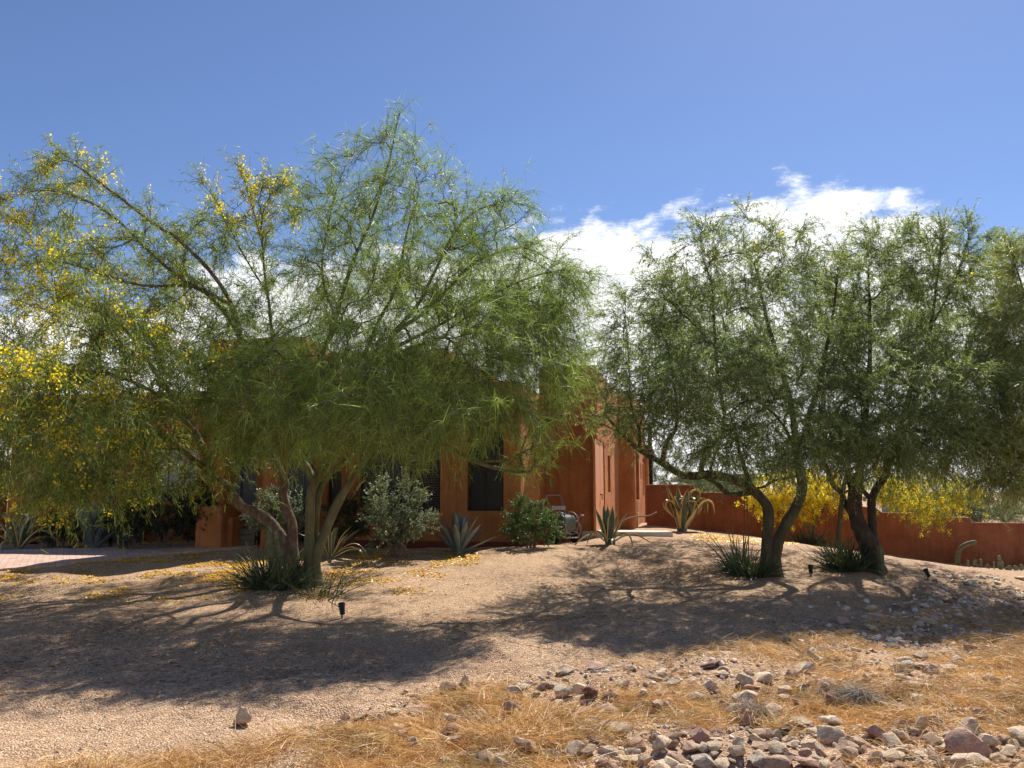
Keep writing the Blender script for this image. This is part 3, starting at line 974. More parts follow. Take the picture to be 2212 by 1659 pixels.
far_tree('palo_verde_tree', 'green tree with a few yellow flowers beyond the wall, just right of the house', 'tree', 668, 34,
         [(668, 470, 34, 26, 22, 2.0, 50), (692, 484, 34, 20, 10, 1.5, 20), (655, 485, 34, 12, 14, 1.5, 15)], [M['leaf_bright'], M['twig']], 61, 2000, 14, flowers={'n': 60})
far_tree('grey_shrub', 'greyish shrub showing over the stepped wall beside the dark trunks', 'shrub', 908, 30,
         [(908, 498, 30, 26, 14, 1.3, 50)], [M['leaf_sage'], M['twig']], 63, 1100, 14, rtrunk=.08)
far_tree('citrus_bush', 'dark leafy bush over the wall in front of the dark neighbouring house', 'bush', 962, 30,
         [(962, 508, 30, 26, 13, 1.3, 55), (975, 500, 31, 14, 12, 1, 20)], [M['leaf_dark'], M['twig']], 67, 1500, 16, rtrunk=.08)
far_tree('green_bush', 'bright green bush over the low end of the wall at the right edge', 'bush', 1003, 33,
         [(1003, 514, 33, 26, 10, 1.5, 55), (1040, 512, 33, 22, 12, 1.5, 30)], [M['leaf_bright'], M['twig']], 69, 1500, 15, rtrunk=.08)
far_tree('desert_tree', 'pale hazy yellow-green tree furthest off behind the bright green bush', 'tree', 1000, 52,
         [(1000, 506, 52, 26, 14, 3, 60), (1040, 504, 52, 26, 16, 3, 40), (1017, 500, 52, 14, 10, 2, 14)], [M['leaf_pale'], M['twig']], 71, 1800, 14, rtrunk=.15)
far_tree('green_bush', 'low green bush beyond the wall under the two-trunked tree, before the dark roof', 'bush', 722, 33,
         [(722, 486, 33, 24, 8, 1.5, 40), (745, 488, 33, 14, 7, 1, 15)], [M['leaf_bright'], M['twig']], 73, 900, 14, rtrunk=.08)
# ------------------------------------------------------------------ stucco
def stucco(name, c0, c1, c2):
    m, nt, out = newmat(name)
    tc = N(nt, 'ShaderNodeTexCoord')
    n1 = noise_tex(nt, tc.outputs['Object'], 1.1, 8, .72)
    col = ramp(nt, n1.outputs['Fac'], [(.3, c0), (.5, c1), (.7, c2)])
    mp = N(nt, 'ShaderNodeMapping')
    mp.inputs['Scale'].default_value = (5, 5, .35)
    nt.links.new(tc.outputs['Object'], mp.inputs['Vector'])
    n2 = noise_tex(nt, mp.outputs[0], 1.4, 4, .6)
    st = ramp(nt, n2.outputs['Fac'], [(.3, (.70, .68, .66)), (.55, (1, 1, 1))])
    col = mix(nt, .7, col, st, 'MULTIPLY')
    b = N(nt, 'ShaderNodeBsdfPrincipled')
    nt.links.new(col, b.inputs['Base Color'])
    b.inputs['Roughness'].default_value = .9
    b.inputs['Specular IOR Level'].default_value = .15
    n3 = noise_tex(nt, tc.outputs['Object'], 45, 4, .7)
    n4 = noise_tex(nt, tc.outputs['Object'], 4, 3, .5)
    ad = N(nt, 'ShaderNodeMath', operation='MULTIPLY_ADD')
    nt.links.new(n4.outputs['Fac'], ad.inputs[0]); ad.inputs[1].default_value = 4.0
    nt.links.new(n3.outputs['Fac'], ad.inputs[2])
    bp = N(nt, 'ShaderNodeBump')
    bp.inputs['Strength'].default_value = .85
    bp.inputs['Distance'].default_value = .018
    nt.links.new(ad.outputs[0], bp.inputs['Height'])
    nt.links.new(bp.outputs[0], b.inputs['Normal'])
    nt.links.new(b.outputs[0], out.inputs['Surface'])
    return m


M['stucco'] = stucco('terracotta_stucco', (.34, .130, .050), (.44, .178, .070), (.53, .228, .095))
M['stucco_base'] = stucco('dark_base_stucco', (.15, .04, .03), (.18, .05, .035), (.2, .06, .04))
M['stucco_wall'] = stucco('garden_wall_stucco', (.22, .074, .035), (.31, .108, .050), (.41, .15, .072))
M['door_paint'] = solid_mat('orange_door_paint', [(.56, .24, .105), (.60, .27, .12)], 3, .55)
M['screen'] = solid_mat('dark_window_screen', [(.010, .010, .013), (.022, .022, .026)], 90, .35, spec=.4)
M['frame'] = solid_mat('dark_bronze_frame', [(.018, .014, .012), (.03, .024, .02)], 10, .5)
M['shutter'] = solid_mat('louvre_shutter', [(.03, .03, .032), (.055, .052, .052)], 6, .6)
m, nt, out = newmat('window_glass')
b = N(nt, 'ShaderNodeBsdfPrincipled')
b.inputs['Base Color'].default_value = (.02, .025, .03, 1)
b.inputs['Roughness'].default_value = .06
b.inputs['Specular IOR Level'].default_value = .8
nt.links.new(b.outputs[0], out.inputs['Surface'])
M['glass'] = m
m, nt, out = newmat('daylight_painted_glass')
b = N(nt, 'ShaderNodeBsdfPrincipled')
b.inputs['Base Color'].default_value = (.62, .70, .74, 1)  # sky brightness put into the base colour, opaque
b.inputs['Roughness'].default_value = .5
nt.links.new(b.outputs[0], out.inputs['Surface'])
M['painted_daylight'] = m
M['block'] = None
m, nt, out = newmat('grey_brick')
tc = N(nt, 'ShaderNodeTexCoord')
mp = N(nt, 'ShaderNodeMapping')
mp.inputs['Rotation'].default_value = (math.radians(90), 0, 0)
nt.links.new(tc.outputs['Object'], mp.inputs['Vector'])
br = N(nt, 'ShaderNodeTexBrick')
br.inputs['Scale'].default_value = 3
br.inputs['Color1'].default_value = (.16, .10, .09, 1)
br.inputs['Color2'].default_value = (.22, .15, .13, 1)
br.inputs['Mortar'].default_value = (.30, .27, .25, 1)
nt.links.new(mp.outputs[0], br.inputs['Vector'])
b = N(nt, 'ShaderNodeBsdfPrincipled')
b.inputs['Roughness'].default_value = .9
nt.links.new(br.outputs['Color'], b.inputs['Base Color'])
nt.links.new(b.outputs[0], out.inputs['Surface'])
M['block'] = m

HBASE = np.array([HO[0], HO[1], 0.0])
house = thing('adobe_house', HBASE, 'single-storey terracotta adobe house with rounded parapets behind the trees', 'house', rotz=-PSI)
# inside the house everything is in its own axes: u along the front, v into the depth


def solid(name, boxes, cutters=(), bevel=.1, mats=None, parent=house, seg=4):
    """rounded stucco volume with real openings cut into it; ends up as one plain mesh"""
    tmp = []
    res = None
    bm = bmesh.new()
    for (x0, x1, y0, y1, z0, z1) in boxes:
        vs = [bm.verts.new((x, y, z)) for z in (z0, z1) for y in (y0, y1) for x in (x0, x1)]
        for f in ([0, 2, 3, 1], [4, 5, 7, 6], [0, 1, 5, 4], [2, 6, 7, 3], [0, 4, 6, 2], [1, 3, 7, 5]):
            bm.faces.new([vs[i] for i in f])
    bmesh.ops.recalc_face_normals(bm, faces=bm.faces[:])
    if bevel:
        bmesh.ops.bevel(bm, geom=bm.edges[:], offset=bevel, segments=seg, affect='EDGES', profile=.5)
    me = bpy.data.meshes.new(name)
    bm.to_mesh(me)
    bm.free()
    o = bpy.data.objects.new(name, me)
    C.objects.link(o)
    for c in cutters:
        cb = MB().box(*c).build('cutter_temp', [])
        md = o.modifiers.new('cut', 'BOOLEAN')
        md.operation = 'DIFFERENCE'
        md.solver = 'EXACT'
        md.object = cb
        tmp.append(cb)
    dg = bpy.context.evaluated_depsgraph_get()
    nm = bpy.data.meshes.new_from_object(o.evaluated_get(dg))
    bpy.data.objects.remove(o)
    bpy.data.meshes.remove(me)
    for cb in tmp:
        mm = cb.data
        bpy.data.objects.remove(cb)
        bpy.data.meshes.remove(mm)
    nm.name = name
    nm.materials.clear()
    for mm in (mats or [M['stucco']]):
        nm.materials.append(mm)
    nm.polygons.foreach_set('use_smooth', np.ones(len(nm.polygons), bool))
    nm.set_sharp_from_angle(angle=math.radians(38))
    res = bpy.data.objects.new(name, nm)
    C.objects.link(res)
    res.parent = parent
    return res


VB = -2.89
U = lambda px, v=VB: px_to_u(px, v)


def zat(py, u, v):
    """height of pixel row py on the house point u, v"""
    x, y = hw(u, v)
    t = (384 - py) / F
    return CAMZ + (ST + t * CT) * y / (CT - t * ST)


# window openings in the bay
w3 = (U(467), U(503.5), zat(511, U(485), VB), zat(428, U(485), VB))
w2 = (U(359), U(440), zat(512, U(400), VB), zat(430, U(400), VB))
w1 = (U(327), U(341), zat(513, U(334), VB), zat(471, U(334), VB))
D_ = .16
uL = U(318)
cuts = [(a, b_, VB - .3, VB + D_, c, d) for a, b_, c, d in (w1, w2, w3)]
solid('front_wall', [(uL, -1.26, VB, 2.4, -.1, 3.9)], cuts, .09)
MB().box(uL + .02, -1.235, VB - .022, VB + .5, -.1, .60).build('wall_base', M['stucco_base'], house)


def framed(name, a, b_, c, d, v, mat_fill, bars_u=(), bars_z=(), bw=.05):
    f = MB()
    f.box(a + .002, a + bw, v, v + .06, c + .002, d - .002)
    f.box(b_ - bw, b_ - .002, v, v + .06, c + .002, d - .002)
    f.box(a + bw, b_ - bw, v + .002, v + .058, c + .002, c + bw)
    f.box(a + bw, b_ - bw, v + .002, v + .058, d - bw, d - .002)
    for u in bars_u:
        f.box(u - .018, u + .018, v + .004, v + .056, c + bw, d - bw)
    for z in bars_z:
        f.box(a + bw, b_ - bw, v + .006, v + .054, z - .018, z + .018)
    w = f.build(name, M['frame'], house)
    p = MB().box(a + bw - .01, b_ - bw + .01, v + .02, v + .03, c + bw - .01, d - bw + .01).build('screen', mat_fill, w)
    return w


framed('window', *w3, VB + D_ - .07, M['screen'], bars_u=[(w3[0] + w3[1]) / 2 - .02])
framed('window', *w1, VB + D_ - .07, M['screen'])
# the wide window: pane, louvred shutters behind it, pale plates that paint daylight as three slots
vw = VB + D_ - .07
wide = framed('window', *w2, vw, M['glass'], bars_u=[w2[0] + (w2[1] - w2[0]) * .5])
lv = MB()
slot_u0, slot_u1 = U(408.3), U(421.2)
nz = 30
zs = np.linspace(w2[2] + .06, w2[3] - .06, nz + 1)
sl = [zat(py, U(415), VB) for py in (451, 455.5, 460.3)]
for k in range(nz):
    lv.box(w2[0] + .05, w2[1] - .05, vw - .015 + .006 * (k % 2), vw + .015, zs[k] + .004, zs[k + 1] - .012)
lv.build('louvres', M['shutter'], wide)
for z in sl:
    sm = MB()
    for k in range(2):
        ua = slot_u0 + (slot_u1 - slot_u0) * (.52 * k)
        sm.box(ua, ua + (slot_u1 - slot_u0) * .47, vw - .022, vw - .018, z - .012, z + .012)
    sm.build('painted_light_slot', M['painted_daylight'], wide)

# tall mass over the bay, rear blocks
solid('upper_wall', [(-6.8, -2.9, VB + .35, 2.2, 3.5, 4.7)], (), .12)
# right-hand block with its side wall
dz0, dz1 = .46, zat(441, 0, 1.0)


def v_side(px, u=0.0):
    k = (px - 512) / F * CT
    o = HO + u * AX
    return (k * o[1] - o[0]) / (BX[0] - k * BX[1])


vd0, vd1 = v_side(594.8 + 2.2), v_side(605)
vs0, vs1 = v_side(608.2), v_side(610.6)
vend = v_side(619.5)
zs0, zs1 = zat(492, 0, vs0), zat(455, 0, vs0)
solid('side_wall', [(-1.4, 0, 0, vend, -.1, 4.62)], [(-.22, .3, vs0, vs1, zs0, zs1), (-.10, .3, vd0, vd1, dz0, dz1)], .1)
rb = solid('rear_wall', [(-7.5, -.3, .6, 9.0, -.1, 3.9)], (), .1)
MB().box(-.20, -.17, vs0 - .005, vs1 + .005, zs0 - .005, zs1 + .005).build('slot_window', M['glass'], house)
dr_ = MB()
gap = .012
vm = (vd0 * .45 + vd1 * .55)
dr_.box(-.085, -.03, vd0 + .01, vm - gap, dz0 + .02, dz1 - .01)
dr_.box(-.085, -.028, vm + gap, vd1 - .01, dz0 + .02, dz1 - .01)
door = dr_.build('utility_door', M['door_paint'], house)
hh = MB()
hz = zat(494.5, 0, vm)
hh.tube([(-.03, vm - .05, hz), (.02, vm - .05, hz), (.02, vm + .12, hz - .01)], .014, 8)
hh.tube([(.015, vm - .06, hz - .02), (.02, vm - .05, hz - .12)], .012, 6)
hh.build('handle', M['black_metal'], door, smooth=True)

# second block, stepped out to the right
U2 = .47
v2 = vend + .0
ve = v_side(645.8, U2)
vt0, vt1 = v_side(636.2, U2), v_side(639.4, U2)
zt0, zt1 = zat(500, U2, vt0), zat(452, U2, vt0)
va0, va1, vb0, vb1 = v_side(640.9, U2), v_side(641.7, U2), v_side(642.9, U2), v_side(643.7, U2)
zq0, zq1 = zat(479, U2, va0), zat(463, U2, va0)
solid('corner_wall', [(-2.4, U2, v2 + .02, ve, -.1, 4.72)],
      [(U2 - .22, U2 + .3, vt0, vt1, zt0, zt1), (U2 - .18, U2 + .3, va0, va1, zq0, zq1), (U2 - .18, U2 + .3, vb0, vb1, zq0, zq1)], .1)
MB().box(U2 - .2, U2 - .17, vt0 - .004, vt1 + .004, zt0 - .004, zt1 + .004).build('slot_window', M['glass'], house)
for a, b_ in ((va0, va1), (vb0, vb1)):
    MB().box(U2 - .175, U2 - .15, a - .003, b_ + .003, zq0 - .003, zq1 + .003).build('niche', M['stucco_base'], house)
MB().box(U2 + .002, U2 + .02, v_side(636.6, U2), v_side(638.0, U2), zat(527, U2, vt0), zat(513, U2, vt0)).build('cover_plate', M['door_paint'], house)
# lower tail of the house and its coping steps
solid('tail_wall', [(-3, U2 - .12, ve - .1, ve + 1.6, -.1, 3.55)], (), .1)
solid('corner_buttress', [(-.2, U2 + .13, ve - .5, ve + .25, -.1, 3.0)], (), .08)
vg = MB()
vg.box(U2 + .10, U2 + .26, ve + .25, ve + .4, -.1, zat(424, U2, ve))
vg.build('downspout', M['black_metal'], house)
sc = MB()
for dz in (0, .12, .24):
    sc.box(U2 - .04, U2 + .36 - dz * .3, ve - .9, ve + .1, 3.02 + dz, 3.09 + dz)
sc.build('eave_shelf', M['old_wood'], house)

# porch on the left
uP0 = U(-60)
solid('porch_wall', [(uP0, uL + .15, -.9, 1.2, -.1, 3.7)],
      [(U(222, -.9), U(256, -.9), -1.3, -.72, .55, 2.7), (U(80, -.9), U(112, -.9), -1.3, -.72, 1.25, 2.6), (U(150, -.9), U(196, -.9), -1.3, -.72, 1.3, 2.7)], .08)
framed('added_dark_door', U(222, -.9), U(256, -.9), .56, 2.7, -.80, M['screen'], bars_u=[U(239, -.9)])  # dark door and window fills added where the openings lie in shade
framed('window', U(80, -.9), U(112, -.9), 1.25, 2.6, -.80, M['glass'], bars_u=[U(96, -.9)])
framed('window', U(150, -.9), U(196, -.9), 1.3, 2.7, -.80, M['painted_daylight'], bars_u=[U(165, -.9), U(181, -.9)], bars_z=[1.75, 2.2])  # panes carry the bright sky as a painted colour
MB().box(U(279, -.9), U(312, -.9), -.93, -.86, .45, 2.75).build('porch_shade_panel', M['screen'], house)  # dark panel painting the shade of the second porch opening
solid('porch_roof', [(uP0, uL + .02, VB - .1, -.8, 2.95, 3.85)], (), .09)
VP = VB - 1.3
solid('porch_column', [(U(89), U(100), VB + .04, VB + .48, -.1, 2.97)], (), .06)
for a, b_ in ((211, 222.5), (260, 277)):
    solid('porch_column', [(U(a, VP), U(b_, VP), VP + .04, VP + .48, -.1, 3.02)], (), .06)
solid('portico_roof', [(U(200, VP), U(300, VP), VP - .02, VB - .1, 3.0, 4.75)], (), .1)
solid('porch_pier', [(U(205, VP), U(231, VP), VP - .3, VP + .6, -.1, zat(506, U(210, VP), VP))], (), .05)
solid('porch_pier', [(U(229, VP), U(236, VP), VP - .1, VP + .4, -.1, zat(517, U(228, VP), VP))], (), .04)
MB().box(U(72), U(122), VB + .55, VB + .8, -.1, zat(507.5, U(95), VB + .6)).build('low_brick_wall', M['block'], house)
solid('low_wall', [(U(98), U(150), -1.6, -1.35, -.1, zat(499, U(105), -1.5))], (), .04)
solid('end_wall', [(U(-70), U(6), VB - .3, VB + .1, -.1, 2.3)], (), .06)

# ------------------------------------------------------------------ garden wall
gwY = lambda px: wall_Y(px)
wt = [(646, 484.5), (692, 484.5), (699, 492), (738, 492.4), (745, 499), (830, 500.5), (836, 504), (876, 507.5), (882, 512.2), (925, 513.0), (930, 517.2), (969, 517), (975, 522.4), (1110, 523.5)]
mb = MB()
prof = []
for px, py in wt:
    Y = gwY(px)
    p = P(px, py, Y)
    s = (np.array([p[0], p[1]]) - WALL_O) @ AX
    prof.append((s, p[2]))
dense = []
for (s0, h0), (s1, h1) in zip(prof[:-1], prof[1:]):
    n = max(1, int((s1 - s0) / .4))
    for k in range(n):
        dense.append((s0 + (s1 - s0) * k / n, h0 + (h1 - h0) * k / n))
dense.append(prof[-1])
T_ = .22
sec = []
for s_, h in dense:
    bz = float(gz0(*(WALL_O + s_ * AX))) - .3
    ring = []
    for (off, zz) in ((0, bz), (0, h - .05), (.015, h - .018), (.05, h), (T_ - .05, h), (T_ - .015, h - .018), (T_, h - .05), (T_, bz)):
        q = WALL_O + s_ * AX + off * BX
        ring.append((q[0], q[1], zz))
    sec.append(ring)
sec = np.array(sec)
n, k = sec.shape[:2]
ii = np.arange(n - 1)[:, None] * k + np.arange(k - 1)[None]
q = np.stack([ii, ii + k, ii + k + 1, ii + 1], -1).reshape(-1, 4)
mb.add(sec.reshape(-1, 3), q)
gw = mb.build('garden_wall', M['stucco_wall'], origin=(WALL_O[0], WALL_O[1], .4), smooth=True, sharp=50)
tag(gw, 'long red stucco garden wall stepping down to the right', 'wall')

# ------------------------------------------------------------------ neighbouring houses beyond the wall
def far_house(px0, px1, pyt, Y, label, over=.8):
    a, b_ = P(px0, pyt, Y), P(px1, pyt, Y)
    cx = (a[0] + b_[0]) / 2
    w = (b_[0] - a[0]) / 2
    base = np.array([cx, Y + 4, float(gz0(cx, Y + 4))])
    root = thing('neighbour_house', base, label, 'house')
    h = a[2] - base[2]
    MB().box(-w + over, w - over, -4 + over, 4, -.3, h - .35).build('wall', M['old_wood'], root)
    r = MB()
    r.box(-w, w, -4, 4.6, h - .34, h - .08)
    r.box(-w + .15, w - .15, -3.85, 4.4, h - .079, h)
    r.build('roof', M['black_metal'], root)
    wn = MB()
    for k in (-.5, .15):
        wn.box(w * k, w * k + .9, -4 + over - .03, -4 + over + .05, h - 1.9, h - .8)
    wn.build('window', M['glass'], root)
    return root


far_house(702, 772, 474, 44, 'dark flat-roofed house far beyond the wall, glimpsed under the two-trunked tree')
far_house(938, 994, 496, 40, 'dark house with an overhanging flat roof beyond the low right part of the wall')
# ------------------------------------------------------------------ rosette plants
M['agave_blue'] = solid_mat('blue_agave_leaf', [(.09, .125, .125), (.13, .17, .17), (.18, .225, .22)], 5, .42, .15, 30, spec=.5)
M['agave_dark'] = solid_mat('dark_agave_leaf', [(.05, .08, .06), (.08, .115, .085), (.12, .16, .12)], 5, .45, .1, 30, spec=.5)
M['agave_rim'] = solid_mat('yellow_leaf_margin', [(.55, .42, .15), (.68, .55, .24)], 9, .5)
M['agave_spine'] = solid_mat('leaf_spine', [(.10, .06, .04), (.2, .13, .09)], 9, .5)


def agave_leaf(mb, p, az, e0, L, W, bend, bend_at, rng, channel=.35, mats=(0, 1), margin=True, seg=12, steep=11):
    """one thick gutter shaped leaf; e0 start elevation, bend total fall in radians, centred at bend_at along it"""
    t = np.linspace(0, 1, seg + 1)
    g = 1 / (1 + np.exp(-(t - bend_at) * steep))
    g = (g - g[0]) / (g[-1] - g[0])
    e = e0 - bend * g
    ds = L / seg
    em = (e[1:] + e[:-1]) / 2
    rr = np.concatenate([[0], np.cumsum(np.cos(em) * ds)])
    zz = np.concatenate([[0], np.cumsum(np.sin(em) * ds)])
    w = W * np.clip(.62 + 1.0 * t - .6 * t ** 2, 0, 1) * np.clip((1 - t) * 3.2, 0, 1) ** .75 + .004
    w *= np.where(t < .75, 1, 1)
    ca, sa = math.cos(az), math.sin(az)
    rad = np.array([ca, sa, 0]); side = np.array([-sa, ca, 0]); up = np.array([0, 0, 1.0])
    c = p + rr[:, None] * rad + zz[:, None] * up
    nrmv = -np.sin(e)[:, None] * rad + np.cos(e)[:, None] * up
    th = .16 * W * (1 - t) ** .7 + .003
    xs = np.array([-1, -.8, 0, .8, 1, .75, 0, -.75])
    dp = np.array([channel, channel * .62, 0, channel * .62, channel, channel * .5, 0, channel * .5])
    lo = np.array([0, 0, 0, 0, 0, -.75, -1, -.75])
    ring = c[:, None] + (w[:, None] * .5 * xs[None])[..., None] * side + (w[:, None] * .5 * dp[None] + th[:, None] * lo[None])[..., None] * nrmv[:, None]
    k = 8
    ii = np.arange(seg)[:, None] * k + np.arange(k)[None]
    jj = np.arange(seg)[:, None] * k + (np.arange(k)[None] + 1) % k
    q = np.stack([ii, jj, jj + k, ii + k], -1).reshape(-1, 4)
    mm = np.tile(np.array([1, 0, 0, 1, 1, 0, 0, 1]) if margin else np.zeros(8, int), seg)
    mb.add(ring.reshape(-1, 3), q, m=mm)
    # spine
    d = nrm(c[-1] - c[-2])
    mb.tube(np.array([c[-1] - d * .004, c[-1] + d * .035 * (L / .8)]), [.0045, .001], 4, 2)


def agave(px, py, Y, label, n, L, W, rng_seed, el=(.35, 1.4), bend=(.1, .4), bend_at=(.5, .7), blue=True, margin=False, special=None, pos=None):
    rng = np.random.default_rng(rng_seed)
    b = on(px, Y) if pos is None else pos
    mb = MB()
    for i in range(n):
        f = (i + .5) / n
        az = i * 2.39996 + rng.normal(0, .12)
        e0 = el[0] + (el[1] - el[0]) * f ** .8 + rng.normal(0, .06)
        l = L * rng.uniform(.82, 1.08) * (1 - .12 * f)
        agave_leaf(mb, np.array([math.cos(az) * .045 * L, math.sin(az) * .045 * L, -.01]), az, e0, l, W * rng.uniform(.85, 1.1), rng.uniform(*bend), rng.uniform(*bend_at), rng, margin=margin)
    for s in (special or []):
        agave_leaf(mb, np.array([0, 0, 0.]), s[0], s[1], s[2], s[3], s[4], s[5], rng, margin=margin, steep=s[6] if len(s) > 6 else 11, seg=18)
    mb.tube(np.array([[0, 0, -.08], [0, 0, .06], [0, 0, .16]]), [.085 * L, .10 * L, .05 * L], 10, 0)
    o = mb.build('agave', [M['agave_blue'] if blue else M['agave_dark'], M['agave_rim'], M['agave_spine']], origin=None, smooth=True, sharp=50)
    o.location = tuple(b)
    tag(o, label, 'agave')
    return o


R_ = math.radians
agave(458, 552, 15.4, 'large blue-grey agave with stiff pointed leaves below the dark screened window', 22, .82, .115, 5, (.45, 1.5), (.0, .22), blue=True)
agave(609, 545, 16.8, 'dark green agave with thin yellow leaf edges beside the orange utility door', 9, .82, .14, 6, (1.0, 1.5), (-.05, .25), blue=False, margin=True,
      special=[(R_(185), .75, 1.0, .09, 1.5, .4), (R_(200), 1.0, .75, .09, 2.2, .55), (R_(-10), .9, .85, .10, 2.4, .5), (R_(5), .55, 1.0, .09, 1.1, .5), (R_(-80), .8, .5, .09, 1.9, .5)])
agave(682, 532, 24.4, 'big sunlit agave with yellow-striped leaves folded over, beside the garden wall', 8, 1.5, .24, 7, (1.1, 1.5), (.0, .25), blue=False, margin=True,
      special=[(R_(a), min(1.5, e + .22), l * .92, .37, bd + .25, at, 26) for a, e, l, bd, at in
               [(180, 1.05, 1.75, 3.3, .62), (165, 1.3, 1.5, 2.9, .7), (200, 1.25, 1.35, 3.0, .72), (240, 1.35, 1.3, 3.0, .72), (275, 1.2, 1.0, 2.8, .7), (300, 1.1, 1.5, 2.6, .7),
                (330, 1.0, 1.5, 2.6, .7), (0, .85, 1.7, 2.3, .72), (-15, .7, 1.75, 2.1, .74), (20, .95, 1.7, 2.5, .7), (45, 1.2, 1.6, 2.4, .7), (255, 1.15, 1.5, 2.9, .75), (-45, 1.25, 1.6, 2.7, .68), (-5, 1.1, 1.8, 2.8, .78)]])
agave(330, 554, 14.6, 'small variegated agave in deep shade behind the green trunks', 12, .75, .07, 8, (.5, 1.45), (.1, .7), blue=False, margin=True,
      special=[(R_(5), .7, .95, .06, 1.9, .55), (R_(-12), .6, 1.0, .06, 1.7, .5), (R_(170), .7, .9, .06, 1.8, .5)])
agave(93, 547, 17.9, 'wide blue agave in deep house shade behind the brick path', 13, 1.15, .2, 9, (.55, 1.5), (-.1, .15), blue=True)
agave(18, 548, 17.4, 'variegated agave with curling leaves at the far left beside the patio heater', 10, .95, .13, 10, (.8, 1.5), (.1, .9), blue=False, margin=True,
      special=[(R_(180), 1.0, 1.0, .13, 2.4, .6), (R_(0), .8, 1.05, .11, 1.7, .6), (R_(15), .55, 1.0, .09, 1.4, .6), (R_(-60), 1.2, .9, .15, 2.8, .7), (R_(-100), 1.25, .7, .13, 2.9, .7), (R_(200), .7, 1.1, .12, 2.3, .6), (R_(-130), .9, .6, .12, 2.6, .5)])


def strap_clump(px, Y, label, n, L, seed, spread=1.0, mats='leaf_sedge', w=.02, stalks=0, off=0.0, droop=(.0, .5)):
    rng = np.random.default_rng(seed)
    b = on(px, Y)
    root = thing('strap_leaf_clump', b, label, 'clump', 'dark strap-leaf clumps at the tree bases')
    mb = MB()
    az = rng.random(n) * 2 * math.pi
    el = np.arccos(np.clip(rng.random(n) ** .8 * math.sin(1.15 * spread), 0, .97))
    D = np.stack([np.cos(az) * np.cos(el), np.sin(az) * np.cos(el), np.sin(el)], -1)
    r = rng.random(n) ** .5 * .28 * spread
    a2 = rng.random(n) * 2 * math.pi
    B = np.stack([r * np.cos(a2), r * np.sin(a2), np.full(n, -.03)], -1)
    D = nrm(D + B * [1.4, 1.4, 0])
    l = L * rng.uniform(.6, 1.12, n)
    mb.ribbons(B, D, l, rng.uniform(.7, 1.3, n) * w, rng.uniform(*droop, n), 5, rng)
    mb.build('foliage', M[mats], root)
    if stalks:
        st = MB()
        for k in range(stalks):
            p0 = np.array([rng.normal(0, .08), rng.normal(0, .08), 0])
            h = rng.uniform(1.0, 1.5)
            p1 = p0 + [rng.normal(0, .12), rng.normal(0, .1), h]
            st.tube(np.array([p0, (p0 + p1) / 2 + [.02, 0, .02], p1]), [.010, .008, .006], 5)
            for _ in range(14):
                q = p1 + np.array([0, 0, -rng.uniform(0, .25)])
                d = nrm(rng.normal(0, 1, 3)) * .05
                st.tube(np.array([q, q + d]), [.007, .003], 4)
        st.build('flower_stalk', M['rust'], root)
    return root


strap_clump(274, 11.75, 'spiky dark strap-leaf clump at the foot of the brown and green trunks', 400, .78, 31, 1.1, w=.024)
strap_clump(318, 11.2, 'sparse low strap leaves spilling right of the green trunks', 45, .65, 35, 1.2, w=.016)
strap_clump(748, 13.9, 'dark strap-leaf clump against the left side of the two curved trunks', 380, .52, 32, 1.15, stalks=0, w=.03)
strap_clump(740, 14.6, 'taller dark leaves with thin flower stalks just behind the clump at the curved trunks', 40, .85, 36, .7, w=.035, stalks=3)
strap_clump(808, wall_Y(808) - 2.2, 'greener strap-leaf clump under the yellow blooming tree by the wall', 300, .75, 33, 1.1)
strap_clump(846, 14.9, 'tall dark strap-leaf clump at the left of the thick dark trunk', 420, .72, 34, 1.05, w=.026)


# ------------------------------------------------------------------ shrubs
def shrub(px, Y, h, blobs, label, mat, seed, n_twig=900, per=14, ls=(.018, .034), lw=(.010, .016), n_stem=9, bark='bark_brown'):
    rng = np.random.default_rng(seed)
    b = on(px, Y)
    root = thing('shrub', b, label, 'shrub')
    sk = Skeleton()
    for k in range(n_stem):
        a = k * 2 * math.pi / n_stem + rng.normal(0, .3)
        p0 = b + [.06 * math.cos(a), .06 * math.sin(a), -.05]
        p1 = b + [.25 * h * math.cos(a), .25 * h * math.sin(a), .45 * h]
        sk.limb(np.array([p0, (p0 + p1) / 2 + [0, 0, .05], p1]), .014, .008)
    tg = np.vstack([sample_blob(rng, bl[:6], bl[6]) for bl in blobs])
    tg = tg[tg[:, 2] > b[2] + .05]
    sk.grow(tg, rng, step=.1, arch=.05)
    sk.radii(.003)
    mb = MB(); sk.tubes(mb, rng)
    mb.v = [v - b for v in mb.v]
    mb.build('stems', M[bark], root)
    cr = MB()
    pos = np.array(sk.p); dr = np.array(sk.dir); r = sk.r
    ok = np.where((r < .011) & (pos[:, 2] > b[2] + .12))[0]
    idx = rng.choice(ok, n_twig)
    D = nrm(dr[idx] + rng.normal(0, .5, (n_twig, 3)) + [0, 0, .35])
    L = rng.uniform(.08, .24, n_twig)
    cr.ribbons(pos[idx], D, L, .005, 0, 1, rng, 1)
    t = rng.beta(1.5, 1, (n_twig, per))
    B = (pos[idx][:, None] + D[:, None] * (L[:, None] * t)[..., None]).reshape(-1, 3)
    T = np.repeat(D, per, 0)
    d = nrm(T * .5 + rng.normal(0, .7, (len(B), 3)))
    n = len(B)
    cr.ribbons(B, d, rng.uniform(*ls, n), rng.uniform(*lw, n), 0, 2, rng, 0, 'leaf')
    cr.v = [v - b for v in cr.v]
    cr.build('foliage', [M[mat], M['twig']], root)
    return root


